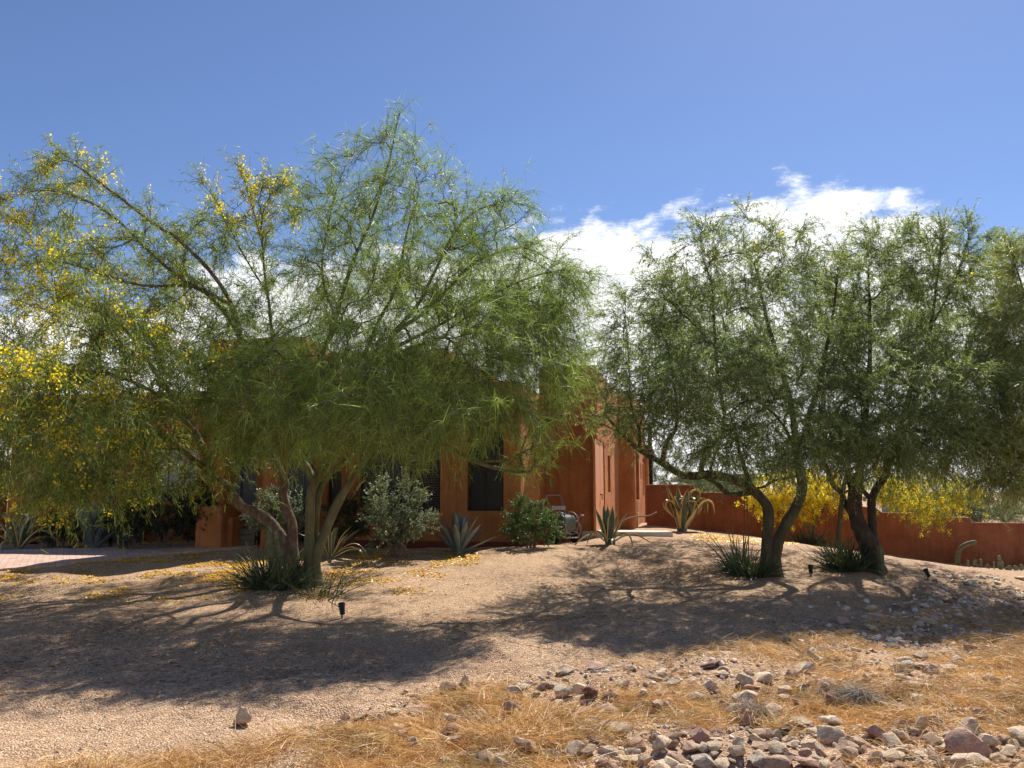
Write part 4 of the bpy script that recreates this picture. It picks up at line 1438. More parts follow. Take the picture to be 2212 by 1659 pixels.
shrub(397, 14.7, 1.3, [(390, 525, 14.7, 24, 24, .5, 50), (383, 500, 14.7, 16, 26, .4, 22), (413, 527, 14.6, 14, 16, .4, 22), (405, 486, 14.7, 5, 16, .15, 10), (418, 500, 14.6, 5, 12, .15, 8), (428, 522, 14.6, 8, 8, .2, 10), (398, 545, 14.7, 18, 10, .4, 12)],
      'tall silvery sage shrub under the wide shuttered window', 'leaf_silver', 81, 1300, 15, (.022, .04), (.012, .02))
shrub(531, 16.0, 1.05, [(530, 527, 16.0, 25, 20, .5, 70), (521, 510, 16, 9, 12, .3, 14), (541, 515, 16, 12, 12, .3, 16), (550, 528, 16, 10, 13, .3, 14)],
      'bright green bushy shrub left of the hose cart', 'leaf_bright', 82, 1300, 15, (.02, .036), (.010, .017))
shrub(284, 15.4, 1.25, [(282, 513, 15.4, 26, 26, .5, 75), (270, 503, 15.4, 12, 14, .3, 15), (262, 520, 15.3, 18, 14, .4, 20)],
      'pale grey shrub in shade behind the brown leaning trunks', 'leaf_sage', 83, 1200, 14, (.02, .036), (.010, .018))
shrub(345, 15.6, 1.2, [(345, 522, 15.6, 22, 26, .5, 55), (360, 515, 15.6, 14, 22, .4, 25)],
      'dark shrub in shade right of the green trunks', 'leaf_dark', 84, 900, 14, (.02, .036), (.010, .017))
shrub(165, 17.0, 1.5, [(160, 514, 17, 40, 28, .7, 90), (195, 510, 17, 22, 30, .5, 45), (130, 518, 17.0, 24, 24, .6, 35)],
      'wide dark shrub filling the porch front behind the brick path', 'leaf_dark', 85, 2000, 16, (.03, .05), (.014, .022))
shrub(58, 17.8, .9, [(58, 531, 17.8, 18, 16, .5, 55), (70, 535, 17.8, 12, 12, .4, 20)],
      'low dark shrub between the two agaves on the left', 'leaf_dark', 86, 900, 14, (.025, .04), (.012, .02))


# ------------------------------------------------------------------ cacti
def column_cactus(name, label, b, stems, cat='cactus', ribs=9):
    root = thing(name, b, label, cat)
    for pts, r in stems:
        c = catmull(np.array(pts, float), .03)
        n = len(c)
        s = np.linspace(0, 1, n)
        rad = r * np.minimum(1, np.sqrt(np.clip((1 - s) * n * .03 / r + .02, 0, 1)))
        tan = nrm(np.gradient(c, axis=0))
        u = nrm(np.cross(tan, [0.2, 1, 0]))
        v = np.cross(tan, u)
        k = ribs * 4
        a = np.linspace(0, 2 * math.pi, k, endpoint=False)
        rr = 1 + .16 * np.cos(a * ribs)
        ring = c[:, None] + rad[:, None, None] * rr[None, :, None] * (np.cos(a)[None, :, None] * u[:, None] + np.sin(a)[None, :, None] * v[:, None])
        ii = np.arange(n - 1)[:, None] * k + np.arange(k)[None]
        jj = np.arange(n - 1)[:, None] * k + (np.arange(k)[None] + 1) % k
        mb = MB().add(ring.reshape(-1, 3), np.stack([ii, jj, jj + k, ii + k], -1).reshape(-1, 4))
        rng = np.random.default_rng(3)
        sp = ring[::2, ::4].reshape(-1, 3)
        d = nrm(sp - np.repeat(c[::2], ribs, 0))
        for _ in range(3):
            mb.ribbons(sp, nrm(d + rng.normal(0, .5, sp.shape)), .022, .0022, 0, 1, rng, 1)
        mb.build('stem', [M['cactus'], M['straw']], root, smooth=True)
    return root


bq = on(272, 11.5)
column_cactus('column_cactus', 'thin columnar cactus rising from the strap-leaf clump by the brown trunks', bq,
              [([[.02, 0, -.05], [.0, 0, .3], [-.06, 0, .62], [-.08, 0, .84]], .034), ([[.06, .03, -.05], [.08, .03, .3], [.03, .03, .6], [.0, .03, .78]], .03)])
bq = on(881, 14.6)
column_cactus('column_cactus', 'short stubby columnar cactus leaning on the right of the thick dark trunk', bq, [([[0, 0, -.05], [.01, 0, .25], [.0, 0, .52]], .05)])
bq = on(959, wall_Y(959) - 1.2)
column_cactus('column_cactus', 'curved bending cactus with its tip pointing right in front of the wall', bq,
              [([[-.02, 0, -.05], [-.02, 0, .25], [.08, 0, .5], [.28, 0, .62], [.55, 0, .68]], .052)])


def prickly_pear(px, Yoff, label, pads, seed, K=.8):
    rng = np.random.default_rng(seed)
    b = on(px, wall_Y(px) - Yoff)
    root = thing('prickly_pear', b, label, 'cactus', 'prickly pear cacti along the wall foot')
    for (x, z, w, h, tilt, yaw) in pads:
        u_, v_ = np.linspace(0, math.pi, 11), np.linspace(0, 2 * math.pi, 18, endpoint=False)
        A, B2 = np.meshgrid(u_, v_, indexing='ij')
        y0 = np.cos(A)
        wid = np.sin(A) * (1 + .25 * y0)
        X = wid * np.cos(B2) * w / 2
        Yy = wid * np.sin(B2) * .028
        Z = (y0 + 1) * h / 2
        q = np.stack([X, Yy, Z], -1).reshape(-1, 3) * K
        Mx = Matrix.Rotation(yaw, 3, 'Z') @ Matrix.Rotation(tilt, 3, 'Y')
        q = q @ np.array(Mx).T + [x * K, rng.normal(0, .04), z * K]
        k = 18
        ii = np.arange(10)[:, None] * k + np.arange(k)[None]
        jj = np.arange(10)[:, None] * k + (np.arange(k)[None] + 1) % k
        mb = MB().add(q, np.stack([ii, jj, jj + k, ii + k], -1).reshape(-1, 4))
        s0 = q[rng.integers(0, len(q), 40)]
        mb.ribbons(s0, nrm(rng.normal(0, 1, s0.shape)), .03, .003, 0, 1, rng, 1)
        mb.build('pad', [M['pad'], M['straw']], root, smooth=True)
    return root


prickly_pear(968, 1.2, 'tiny upright prickly pear pad next to the curved cactus', [(0, -.03, .11, .26, .1, .3)], 1)
prickly_pear(977, 1.1, 'two-pad prickly pear leaning left at the wall foot', [(0, -.03, .24, .3, -.25, .2), (.1, .05, .2, .26, .2, .7)], 2)
prickly_pear(991, 1.3, 'low pale prickly pear pads before the wall', [(0, -.03, .15, .2, -.5, .3), (.08, -.02, .18, .26, .1, .9)], 3)
prickly_pear(1000, 1.1, 'tallest prickly pear by the wall with stacked pads', [(0, -.03, .3, .34, .1, .3), (.05, .22, .26, .26, -.3, .6)], 4)
prickly_pear(1012, 1.3, 'flat spreading prickly pear close to the right edge', [(-.08, -.03, .26, .22, -.5, .1), (.1, -.03, .28, .22, .4, .4)], 5)
prickly_pear(1022, 1.2, 'last prickly pear pad at the right edge', [(0, -.03, .2, .26, .2, .4)], 6)
# ------------------------------------------------------------------ hose reel cart
def ring_pts(c, r, axis, n=28, a0=0, a1=2 * math.pi):
    a = np.linspace(a0, a1, n)
    if axis == 'x':
        o = np.stack([0 * a, np.cos(a) * r, np.sin(a) * r], -1)
    elif axis == 'y':
        o = np.stack([np.cos(a) * r, 0 * a, np.sin(a) * r], -1)
    else:
        o = np.stack([np.cos(a) * r, np.sin(a) * r, 0 * a], -1)
    return np.asarray(c) + o


bc_ = on(564, 17.6)
cart = thing('hose_reel_cart', bc_, 'wheeled garden hose reel cart with coiled hose against the house wall', 'hose cart', rotz=R_(38))
# own axes: x = the axle direction, y = towards the house
f = MB()
for sx in (-.2, .2):
    f.tube(catmull(np.array([[sx, -.22, .13], [sx, -.30, .28], [sx, -.20, .46], [sx, 0, .42], [sx, .12, .52], [sx, .26, .80], [sx, .32, .96]]), .04), .014, 8)
    f.tube(catmull(np.array([[sx, 0, .42], [sx, .05, .28], [sx, .0, .12]]), .04), .013, 8)
f.tube(catmull(np.array([[-.2, .32, .96], [-.17, .335, 1.0], [.17, .335, 1.0], [.2, .32, .96]]), .03), .014, 8)
f.tube([[-.27, -.02, .125], [.27, -.02, .125]], .011, 8)
f.tube([[-.2, -.22, .13], [.2, -.22, .13]], .013, 8)
f.tube([[-.2, -.22, .13], [-.2, .0, .12]], .012, 8)
f.tube([[.2, -.22, .13], [.2, .0, .12]], .012, 8)
f.tube([[-.23, -.04, .42], [.27, -.04, .42]], .014, 8)
f.build('frame', M['cart_paint'], cart, smooth=True)
for sx in (-.28, .28):
    w = MB()
    w.tube(ring_pts((sx, -.02, .125), .098, 'x'), .030, 10, cap=False)
    wh = w.build('wheel', M['rubber'], cart, smooth=True)
    r = MB()
    r.tube([[sx - .022, -.02, .125], [sx + .022, -.02, .125]], .072, 18)
    r.tube([[sx - .03, -.02, .125], [sx + .03, -.02, .125]], .02, 10)
    r.build('rim', M['black_metal'], wh)
rl = MB()
for sx in (-.165, .165):
    rl.tube(ring_pts((sx, -.04, .42), .235, 'x', 36), .012, 8, cap=False)
    for k in range(5):
        a = k * 2 * math.pi / 5
        rl.tube([[sx, -.04, .42], [sx, -.04 + .235 * math.cos(a), .42 + .235 * math.sin(a)]], .008, 6)
rl.tube([[-.165, -.04, .42], [.165, -.04, .42]], .07, 14)
rl.build('reel', M['cart_paint'], cart, smooth=True)
hs = MB()
rng = np.random.default_rng(4)
coil = []
for lay, rr in enumerate((.09, .118, .146, .172)):
    nturn = 10
    a = np.linspace(0, nturn * 2 * math.pi, nturn * 18)
    x = np.linspace(-.145, .145, len(a)) * (1 if lay % 2 == 0 else -1)
    coil.append(np.stack([x + rng.normal(0, .002, len(a)), -.04 + rr * np.cos(a), .42 + rr * np.sin(a)], -1))
hs.tube(np.vstack(coil), .013, 7)
hs.tube(catmull(np.array([[-.14, -.21, .42], [-.2, -.24, .62], [-.3, -.2, .60], [-.34, -.12, .35], [-.22, -.1, .25]]), .03), .013, 7)
hs.build('hose', M['hose'], cart, smooth=True)
ck = MB()
ck.tube([[.27, -.04, .42], [.29, -.06, .45], [.30, -.18, .58]], .011, 8)
ck.tube([[.29, -.18, .58], [.40, -.18, .58]], .018, 10)
ck.build('crank', M['cart_paint'], cart, smooth=True)
MB().box(-.19, .19, .16, .27, .70, .78).build('tray', M['cart_tray'], cart)

# ------------------------------------------------------------------ patio heater
bh = on(27, 19.0)
ht = thing('patio_heater', bh, 'steel patio heater with a round table disc, at the far left by the house', 'patio heater')
MB().tube([[0, 0, -.02], [0, 0, .04], [0, 0, .06]], [.22, .22, .18], 24).build('foot', M['black_metal'], ht, smooth=True, sharp=40)
MB().tube([[0, 0, .05], [0, 0, .62], [0, 0, .64]], [.155, .165, .15], 24).build('tank_cover', M['steel'], ht, smooth=True, sharp=40)
MB().tube([[0, 0, .66], [0, 0, .69], [0, 0, .70]], [.17, .17, .16], 28).build('rim', M['steel'], ht, smooth=True, sharp=40)
MB().tube([[0, 0, .79], [0, 0, .80], [0, 0, .808]], [.17, .175, .17], 28).build('table_disc', M['steel'], ht, smooth=True, sharp=40)
MB().tube([[0, 0, .64], [0, 0, 1.75]], .022, 10).build('pole', M['steel'], ht, smooth=True)
MB().tube([[0, 0, 1.75], [0, 0, 1.98], [0, 0, 2.0]], [.09, .11, .05], 18).build('burner', M['black_metal'], ht, smooth=True, sharp=40)
MB().tube([[0, 0, 2.0], [0, 0, 2.03], [0, 0, 2.16]], [.40, .40, .06], 28).build('hood', M['steel'], ht, smooth=True, sharp=40)

# ------------------------------------------------------------------ small garden fittings
bp_ = on(110, 18.0)
pst = thing('lamp_post', bp_, 'thin black post standing before the porch, half hidden by yellow blossom', 'post')
MB().tube([[0, 0, -.1], [0, 0, 1.75]], .035, 10).build('pole', M['black_metal'], pst, smooth=True)
MB().box(-.10, .10, -.10, .10, 1.75, 1.98).build('lantern', M['black_metal'], pst)
MB().tube([[0, 0, 1.98], [0, 0, 2.06]], [.14, .03], 8).build('cap', M['black_metal'], pst)

bb_ = on(245, 17.2)
bx = thing('planter_box', bb_, 'weathered grey plank planter box beside the porch pier', 'planter', rotz=-PSI)
pb = MB()
for k in range(3):
    pb.box(-.28, .28, -.19, -.165, .005 + k * .125, .12 + k * .125)
    pb.box(-.28, .28, .165, .19, .005 + k * .125, .12 + k * .125)
    pb.box(-.305, -.282, -.19, .19, .005 + k * .125, .12 + k * .125)
    pb.box(.282, .305, -.19, .19, .005 + k * .125, .12 + k * .125)
pb.build('planks', M['old_wood'], bx)
MB().box(-.279, .279, -.164, .164, .02, .30).build('soil', M['bark_dark'], bx)

sb = on(629, 19.6)
sl_ = MB()
ang = [(-1.05, -.32), (-.3, -.42), (.55, -.40), (1.0, -.18), (.9, .22), (.2, .36), (-.9, .30)]
top = np.array([[x, y, .09] for x, y in ang]); bot = np.array([[x * 1.02, y * 1.04, -.08] for x, y in ang]); mid = np.array([[x * .96, y * .93, .10] for x, y in ang])
n = len(ang)
v = np.vstack([bot, top, mid, [[0, 0, .102]]])
j = np.arange(n); j2 = (j + 1) % n
sl_.add(v, np.vstack([np.stack([j, j2, n + j2, n + j], -1), np.stack([n + j, n + j2, 2 * n + j2, 2 * n + j], -1)]), np.stack([2 * n + j, 2 * n + j2, np.full(n, 3 * n)], -1))
s_ = sl_.build('stone_slab', M['slab'])
s_.location = tuple(sb)
s_.rotation_euler = (0, 0, -.2)
tag(s_, 'pale flat stone slab lying by the house corner behind the dark agave', 'slab')

c0 = on(617, 19.8)
pp = MB()
q1 = P(621.5, 532, 20.3); q1[2] = c0[2]
pp.tube(catmull(np.array([[0, 0, -.05], [.06, .02, .2], [.22, .1, .38], [.5, .3, .44], [.85, .5, .46], [1.05, .6, .54]]), .05), .018, 8)
po = pp.build('garden_hose', M['rust'], smooth=True)
po.location = tuple(c0)
tag(po, 'brown hose arching from the ground towards the house corner wall', 'hose')


def spot(px, Y, label, yaw):
    b = on(px, Y)
    r = thing('landscape_light', b, label, 'garden light', 'black garden spotlights', rotz=yaw)
    r.scale = (.72, .72, .72)
    MB().tube([[0, 0, -.1], [0, 0, .07]], .014, 8).build('stake', M['black_metal'], r)
    d = nrm(np.array([0.0, .55, .83]))
    c = np.array([0, -.01, .10])
    MB().tube(np.array([c - d * .05, c - d * .045, c + d * .09, c + d * .10]), [.03, .042, .05, .056], 16).build('housing', M['black_metal'], r, smooth=True, sharp=40)
    MB().tube(np.array([c + d * .10, c + d * .14]), [.056, .06], 16, cap=False).build('hood', M['black_metal'], r, smooth=True)
    MB().tube(np.array([c + d * .099, c + d * .103]), [.05, .05], 16).build('lens', M['glass'], r)
    return r


spot(342, 10.1, 'black garden spotlight standing alone in the gravel in front of the green weeping tree', .4)
spot(811, 14.2, 'black garden spotlight in tree shade between the curved trunks and the dark trunk', -.3)
spot(928, 14.2, 'black garden spotlight on the slope right of the thick dark trunk', .2)

# ------------------------------------------------------------------ rocks
def rock_mat(name, c):
    m, nt, out = newmat(name)
    tc = N(nt, 'ShaderNodeTexCoord')
    oi = N(nt, 'ShaderNodeObjectInfo')
    va = N(nt, 'ShaderNodeVectorMath', operation='ADD')
    cmb = N(nt, 'ShaderNodeCombineXYZ')
    mu = N(nt, 'ShaderNodeMath', operation='MULTIPLY')
    nt.links.new(oi.outputs['Random'], mu.inputs[0]); mu.inputs[1].default_value = 40
    nt.links.new(mu.outputs[0], cmb.inputs[0])
    nt.links.new(tc.outputs['Object'], va.inputs[0]); nt.links.new(cmb.outputs[0], va.inputs[1])
    n1 = noise_tex(nt, va.outputs[0], 2.2, 8, .7)
    col = ramp(nt, n1.outputs['Fac'], [(.3, c[0]), (.5, c[1]), (.68, c[2])])
    n2 = noise_tex(nt, va.outputs[0], 9, 5, .75)
    sp = ramp(nt, n2.outputs['Fac'], [(.38, (.55, .50, .45)), (.5, (1, 1, 1)), (.68, (1.12, 1.12, 1.1))])
    col = mix(nt, .85, col, sp, 'MULTIPLY')
    b = N(nt, 'ShaderNodeBsdfPrincipled')
    nt.links.new(col, b.inputs['Base Color'])
    b.inputs['Roughness'].default_value = .85
    b.inputs['Specular IOR Level'].default_value = .25
    bp = N(nt, 'ShaderNodeBump')
    bp.inputs['Strength'].default_value = .8
    bp.inputs['Distance'].default_value = .02
    n3 = noise_tex(nt, va.outputs[0], 6, 8, .75)
    nt.links.new(n3.outputs['Fac'], bp.inputs['Height'])
    nt.links.new(bp.outputs[0], b.inputs['Normal'])
    nt.links.new(b.outputs[0], out.inputs['Surface'])
    return m


RM = {'pale': rock_mat('pale_rock', [(.46, .32, .195), (.70, .535, .36), (.84, .70, .52)]),
      'tan': rock_mat('tan_rock', [(.34, .215, .135), (.50, .345, .235), (.62, .47, .34)]),
      'pink': rock_mat('pink_rock', [(.34, .195, .135), (.49, .31, .23), (.60, .43, .335)]),
      'brown': rock_mat('brown_rock', [(.15, .08, .06), (.25, .14, .105), (.36, .23, .18)]),
      'grey': rock_mat('grey_rock', [(.33, .265, .19), (.52, .435, .33), (.72, .63, .50)]),
      'black': rock_mat('black_rock', [(.03, .03, .035), (.07, .07, .075), (.16, .16, .17)])}


def rock_mesh(seed, cuts=9, lump=.25, sub=3):
    rng = np.random.default_rng(seed)
    bm = bmesh.new()
    bmesh.ops.create_icosphere(bm, subdivisions=sub, radius=1)
    v = np.array([x.co[:] for x in bm.verts])
    tri = np.array([[x.index for x in fc.verts] for fc in bm.faces])
    bm.free()
    for _ in range(cuts):
        n = nrm(rng.normal(0, 1, 3))
        d = rng.uniform(.34, .74)
        s = v @ n - d
        v = v - np.maximum(s, 0)[:, None] * n * .97
    o = rng.random(3) * 50
    for i in range(len(v)):
        k = mnoise.noise(Vector(v[i] * 1.4 + o)) * lump + mnoise.noise(Vector(v[i] * 4.5 + o)) * .05
        v[i] *= 1 + k
    v = v / np.abs(v).max(0)
    mb = MB().add(v, None, tri)
    ob = mb.build('rock_source', [RM['pale']], smooth=True, sharp=20)
    me = ob.data
    me.name = 'rock'
    bpy.data.objects.remove(ob)
    return me


boulder = rock_mesh(305, 2, .13, 4)
shapes = [rock_mesh(200 + i, 9 + i % 6, .18 + .02 * (i % 5)) for i in range(16)]
meshes = {}
for vk, mt in RM.items():
    for i, me in enumerate(shapes):
        c_ = me.copy()
        c_.materials.clear()
        c_.materials.append(mt)
        meshes[vk, i] = c_
rrng = np.random.default_rng(77)
placed = []


def put_rock(px, py, wpx, hpx, var, label, group=None, shape=None, rot=None, dpt=None, sink=.25, name='rock'):
    h = hit2(px, py)
    sc = h[1] * CT / F
    w, hh = wpx * sc / 2, hpx * sc / 2
    o = bpy.data.objects.new(name, meshes[var, rrng.integers(0, 16) if shape is None else shape])
    C.objects.link(o)
    d = w * (rrng.uniform(.65, 1.0) if dpt is None else dpt)
    o.scale = (w, d, hh * 1.12)
    o.location = (h[0], h[1] + d * .6, h[2] + hh * (1 - 2 * sink) * .9)
    o.rotation_euler = (rrng.normal(0, .15), rrng.normal(0, .15), rrng.normal(0, .45)) if rot is None else rot
    tag(o, label, 'rock', group)
    placed.append((h[0], h[1], max(w, d)))
    return o


def hit2(px, py):
    Ys = np.linspace(3.6, 26, 1800)
    v = (384 - py) / F
    k = Ys / (CT - v * ST)
    X = (px - 512) / F * k
    Z = CAMZ + (ST + v * CT) * k
    G = gz(X, Ys)
    bad = np.where(Z <= G)[0]
    i = bad[0] if len(bad) else len(Ys) - 1
    return np.array([X[i], Ys[i], G[i]])


def z7(x, y): return 666.7 + .16154 * x, 560 + .16154 * y
def z6(x, y): return 320 + .15673 * x, 613.3 + .15673 * y


def R7(x, y, w, h, var, label, **k):   # reading: base centre, width, height on the right enlargement
    a, b_ = z7(x, y)
    return put_rock(a, b_, w * .1615, h * .1615, var, label, **k)


def R6(x, y, w, h, var, label, **k):
    a, b_ = z6(x, y)
    return put_rock(a, b_, w * .1567, h * .1567, var, label, **k)


big = R7(1905, 1225, 300, 205, 'pink', 'largest rock, a rounded flat-faced pinkish boulder near the lower right corner', shape=3, rot=(-.7, 0, .1), dpt=.5, sink=.2)
bm_ = boulder.copy()
bm_.materials.clear()
bm_.materials.append(RM['pink'])
big.data = bm_
R7(485, 785, 95, 105, 'grey', 'upright white-speckled grey rock tilted left in the straw', shape=5, rot=(.1, -.5, .3), sink=.08)
R7(500, 818, 170, 45, 'pink', 'flat reddish stone under the upright speckled rock', sink=.2)
R7(745, 1105, 80, 90, 'black', 'shiny black stone beside the grey straw mound', rot=(0, .5, .2), sink=.12)
R7(665, 1060, 90, 85, 'grey', 'rounded grey stone touching the grey straw mound and the black stone', sink=.12)
R7(1490, 980, 150, 95, 'grey', 'wedge-shaped grey rock lying alone in straw, left above the pink boulder', shape=7, rot=(0, .35, .2), sink=.1)
R7(275, 672, 150, 55, 'brown', 'dark maroon flat rock in the straw below the shade line', sink=.2)
R7(360, 945, 90, 90, 'brown', 'dark brown block at the left end of the grey straw mound', sink=.15)
R7(40, 782, 110, 55, 'pale', 'pale flat-topped rock in the straw left of the maroon rock', sink=.2)
R7(2185, 505, 80, 60, 'brown', 'chocolate brown rock cut by the right edge at the shade line', sink=.15)
R7(1890, 555, 100, 50, 'pink', 'smooth pinkish rock on the sunny slope just below the right shade', sink=.2)
R7(1830, 645, 105, 55, 'grey', 'grey rounded rock on the sunny slope at right', sink=.2)
R7(1600, 808, 150, 65, 'pale', 'wide pale rock in the middle of the right slope', sink=.2)
R7(905, 620, 55, 70, 'grey', 'pale grey upright stone at the lower edge of the tree shade', shape=5, rot=(0, -.3, 0), sink=.1)
R7(900, 505, 60, 70, 'grey', 'thin grey stone leaning in the tree shade', sink=.1)
R7(1035, 510, 110, 45, 'grey', 'flat grey rock in the thickest tree shade', sink=.2)
R7(735, 518, 90, 45, 'black', 'dark rock in the tree shade left of the flat grey one', sink=.2)
R7(240, 1290, 150, 95, 'grey', 'big grey-and-white split rock at the bottom edge right of centre', sink=.1)
R7(1130, 1185, 115, 90, 'pale', 'whitish angular rock on the bottom rubble row, left of the pink boulder', sink=.12)
R7(1045, 905, 120, 90, 'brown', 'brown rock with a hollow dark face under the dry grass', rot=(0, .4, -.2), sink=.12)
R6(915, 490, 75, 88, 'pale', 'upright egg-shaped pale rock at the upper edge of the straw', shape=9, rot=(0, 0, .2), sink=.06)
R6(815, 503, 125, 62, 'tan', 'squat tan rock left of the upright egg-shaped one', sink=.12)
R6(1565, 388, 130, 68, 'pale', 'triangular pale rock on the upper straw edge', shape=2, sink=.1)
R6(1755, 362, 160, 50, 'pink', 'long flat pinkish rock at the upper straw edge', sink=.15)
R6(1295, 490, 110, 52, 'grey', 'grey rounded rock in the upper straw', sink=.2)
R6(1425, 495, 95, 50, 'brown', 'brown rock right of the grey rounded one in the upper straw', sink=.15)
R6(1710, 540, 130, 75, 'brown', 'dark brown hollowed rock in the upper straw', sink=.12)
R6(1200, 680, 100, 115, 'tan', 'pointed rock with a dark shaded face in mid straw', shape=11, rot=(0, -.2, .4), sink=.08)
R6(1290, 650, 85, 65, 'pale', 'pale rock touching the pointed rock', sink=.15)
R6(820, 805, 130, 90, 'brown', 'reddish brown squared rock in the lower middle straw', sink=.12)
R6(605, 905, 150, 105, 'grey', 'bluish white slanted stone near the bottom middle', shape=5, rot=(.2, .6, .2), sink=.15)
R6(470, 775, 150, 75, 'pale', 'pale rock on top of a small pile at bottom left of centre', sink=.1)
R6(490, 835, 130, 75, 'tan', 'tan rock under the pale one in the small pile at bottom left of centre', sink=.1)
R6(110, 750, 100, 65, 'tan', 'tan rock at the left end of the scattered rocks', sink=.12)
R6(155, 690, 75, 45, 'brown', 'small dark rock behind the left-end tan rock', sink=.12)
R6(250, 680, 115, 40, 'pale', 'smooth pale slab of rock near the left-end rocks', sink=.15)
R6(475, 650, 90, 45, 'pale', 'white-topped rock at the edge of the gravel', sink=.15)
R6(625, 655, 190, 55, 'pink', 'long cracked pink rock at the edge of the gravel', sink=.15)
R6(1320, 935, 210, 145, 'tan', 'large knobbly tan rock at the bottom centre', shape=4, sink=.08)
R6(1065, 985, 140, 125, 'tan', 'tall rounded rock cut by the bottom edge left of the knobbly one', shape=6, sink=.08)
R6(1165, 1000, 120, 80, 'grey', 'grey speckled rock cut by the bottom edge', sink=.05)
R6(1475, 965, 105, 95, 'grey', 'grey cracked rock right of the knobbly tan rock', sink=.08)
R6(1625, 945, 165, 110, 'pale', 'pale block-shaped rock at the bottom, second right of the knobbly one', sink=.08)
R6(1725, 910, 115, 60, 'tan', 'yellowish tan rock behind the pale block-shaped rock', sink=.1)
R6(1845, 915, 140, 80, 'grey', 'grey rough rock in the bottom row right of the yellowish one', sink=.1)
R6(1755, 850, 95, 80, 'brown', 'dark brown upright rock above the bottom row', shape=5, sink=.1)
a_, b_ = 238, 729
put_rock(238, 728, 22, 19, 'pale', 'lone pale rock in the dry grass at bottom left', shape=9, sink=.1)
put_rock(78, 766, 16, 8, 'brown', 'small dark rock at the bottom left edge', sink=.2)

ADJ = {'pale': 'pale', 'tan': 'tan', 'pink': 'pinkish', 'brown': 'dark brown', 'grey': 'grey', 'black': 'black'}
ZONES = [((430, 640, 722, 772), 26, (10, 26), 'along the bottom edge left of the rubble row', (.46, .28, .14, .07, .05), .8),  # px box, count, size px range, zone phrase, colour weights, minimal gap
    ((600, 1030, 738, 775), 88, (13, 32), 'packed in the rubble row along the bottom edge', (.48, .27, .13, .05, .07), .6),
    ((900, 1030, 660, 742), 52, (9, 22), 'among straw on the lower right slope', (.46, .26, .16, .05, .07), .68),
    ((840, 1030, 596, 655), 24, (8, 20), 'on the right slope in and around the tree shade', (.40, .26, .14, .06, .14), .8),
    ((430, 900, 660, 740), 66, (11, 28), 'scattered in the straw of the middle foreground', (.46, .28, .14, .07, .05), 1.0),
    ((940, 1030, 572, 600), 8, (7, 13), 'on the far sunny slope near the wall', (.4, .3, .2, .05, .05), .9)]
for (x0, x1, y0, y1), cnt, (s0, s1), phrase, wts, gap in ZONES:
    k = tries = 0
    while k < cnt and tries < cnt * 40:
        tries += 1
        px, py = rrng.uniform(x0, x1), rrng.uniform(y0, y1)
        if phrase.startswith('scattered') and py < 672 + max(0, (620 - px)) * .22:
            continue
        size = s0 + (s1 - s0) * rrng.random() ** 1.3
        h = hit2(px, py)
        w = size * h[1] / F / 2
        if any((h[0] - a) ** 2 + (h[1] - b) ** 2 < ((w + r) * gap) ** 2 for a, b, r in placed):
            continue
        var = ['pale', 'tan', 'pink', 'brown', 'grey'][rrng.choice(5, p=wts)]
        put_rock(px, py, size, size * rrng.uniform(.38, .72), var, f'small {ADJ[var]} rock {phrase}', f'{ADJ[var]} rocks {phrase}', sink=rrng.uniform(.08, .26))
        k += 1

# ------------------------------------------------------------------ gravel, straw, petals
def small_stones():
    rng = np.random.default_rng(19)
    bm = bmesh.new()
    bmesh.ops.create_icosphere(bm, subdivisions=2, radius=1)
    bv = np.array([x.co[:] for x in bm.verts]); bt = np.array([[x.index for x in fc.verts] for fc in bm.faces])
    bm.free()
    pools = []
    for k in range(8):
        v = bv.copy()
        for _ in range(7):
            n_ = nrm(rng.normal(0, 1, 3)); v -= np.maximum(v @ n_ - rng.uniform(.45, .8), 0)[:, None] * n_
        pools.append(v * rng.uniform(.85, 1.15, (len(v), 1)))

    def dens(px, py, p):
        a = np.where((px > 580) & (py > 728), 1.0, 0)
        a = np.maximum(a, .17 * np.clip((px - 800) / 120, 0, 1) * (py > 585))
        a = np.where((px > 930) & (py > 572), np.maximum(a, .45), a)
        a = np.where((px > 400) & (py > 692 - .13 * (px - 400)), np.maximum(a, .45), a)
        return a * np.clip(.7 + 1.2 * vnoise(p[:, 0], p[:, 1], 1.1, 55), .05, 1)
    n = 3200
    q = ground_scatter(rng, n, dens, Yr=(4.6, 16), bias=1.4)
    mb = MB()
    for i in range(n):
        v = pools[i % 8]
        s = q[i, 1] / F * rng.uniform(1.4, 4.2)
        a = rng.random() * 6.283
        R = np.array([[math.cos(a), -math.sin(a), 0], [math.sin(a), math.cos(a), 0], [0, 0, 1]])
        mb.add((v * [s, s * rng.uniform(.6, 1), s * rng.uniform(.45, .8)]) @ R.T + q[i] + [0, 0, s * .2], None, bt)
    mt = leaf_mat('small_stone', [(.20, .12, .09), (.50, .36, .27), (.62, .50, .40), (.72, .63, .53), (.45, .42, .39)], 0, rough=.85)
    tag(mb.build('small_stones', mt, smooth=True, sharp=30), kind='stuff')


def ground_scatter(rng, n, dens, X=(-9, 13), Yr=(4.2, 15.5), bias=1.6):
    out = []
    while sum(len(o) for o in out) < n:
        m_ = n * 2
        y = Yr[0] + (Yr[1] - Yr[0]) * rng.random(m_) ** bias
        x = rng.uniform(*X, m_)
        vis = np.abs(x) < y * .68 + .4
        x, y = x[vis], y[vis]
        z = gz(x, y)
        p = np.stack([x, y, z], -1)
        px, py = proj(p)
        keep = rng.random(len(p)) < dens(px, py, p)
        out.append(p[keep])
    return np.vstack(out)[:n]


small_stones()
rng = np.random.default_rng(91)


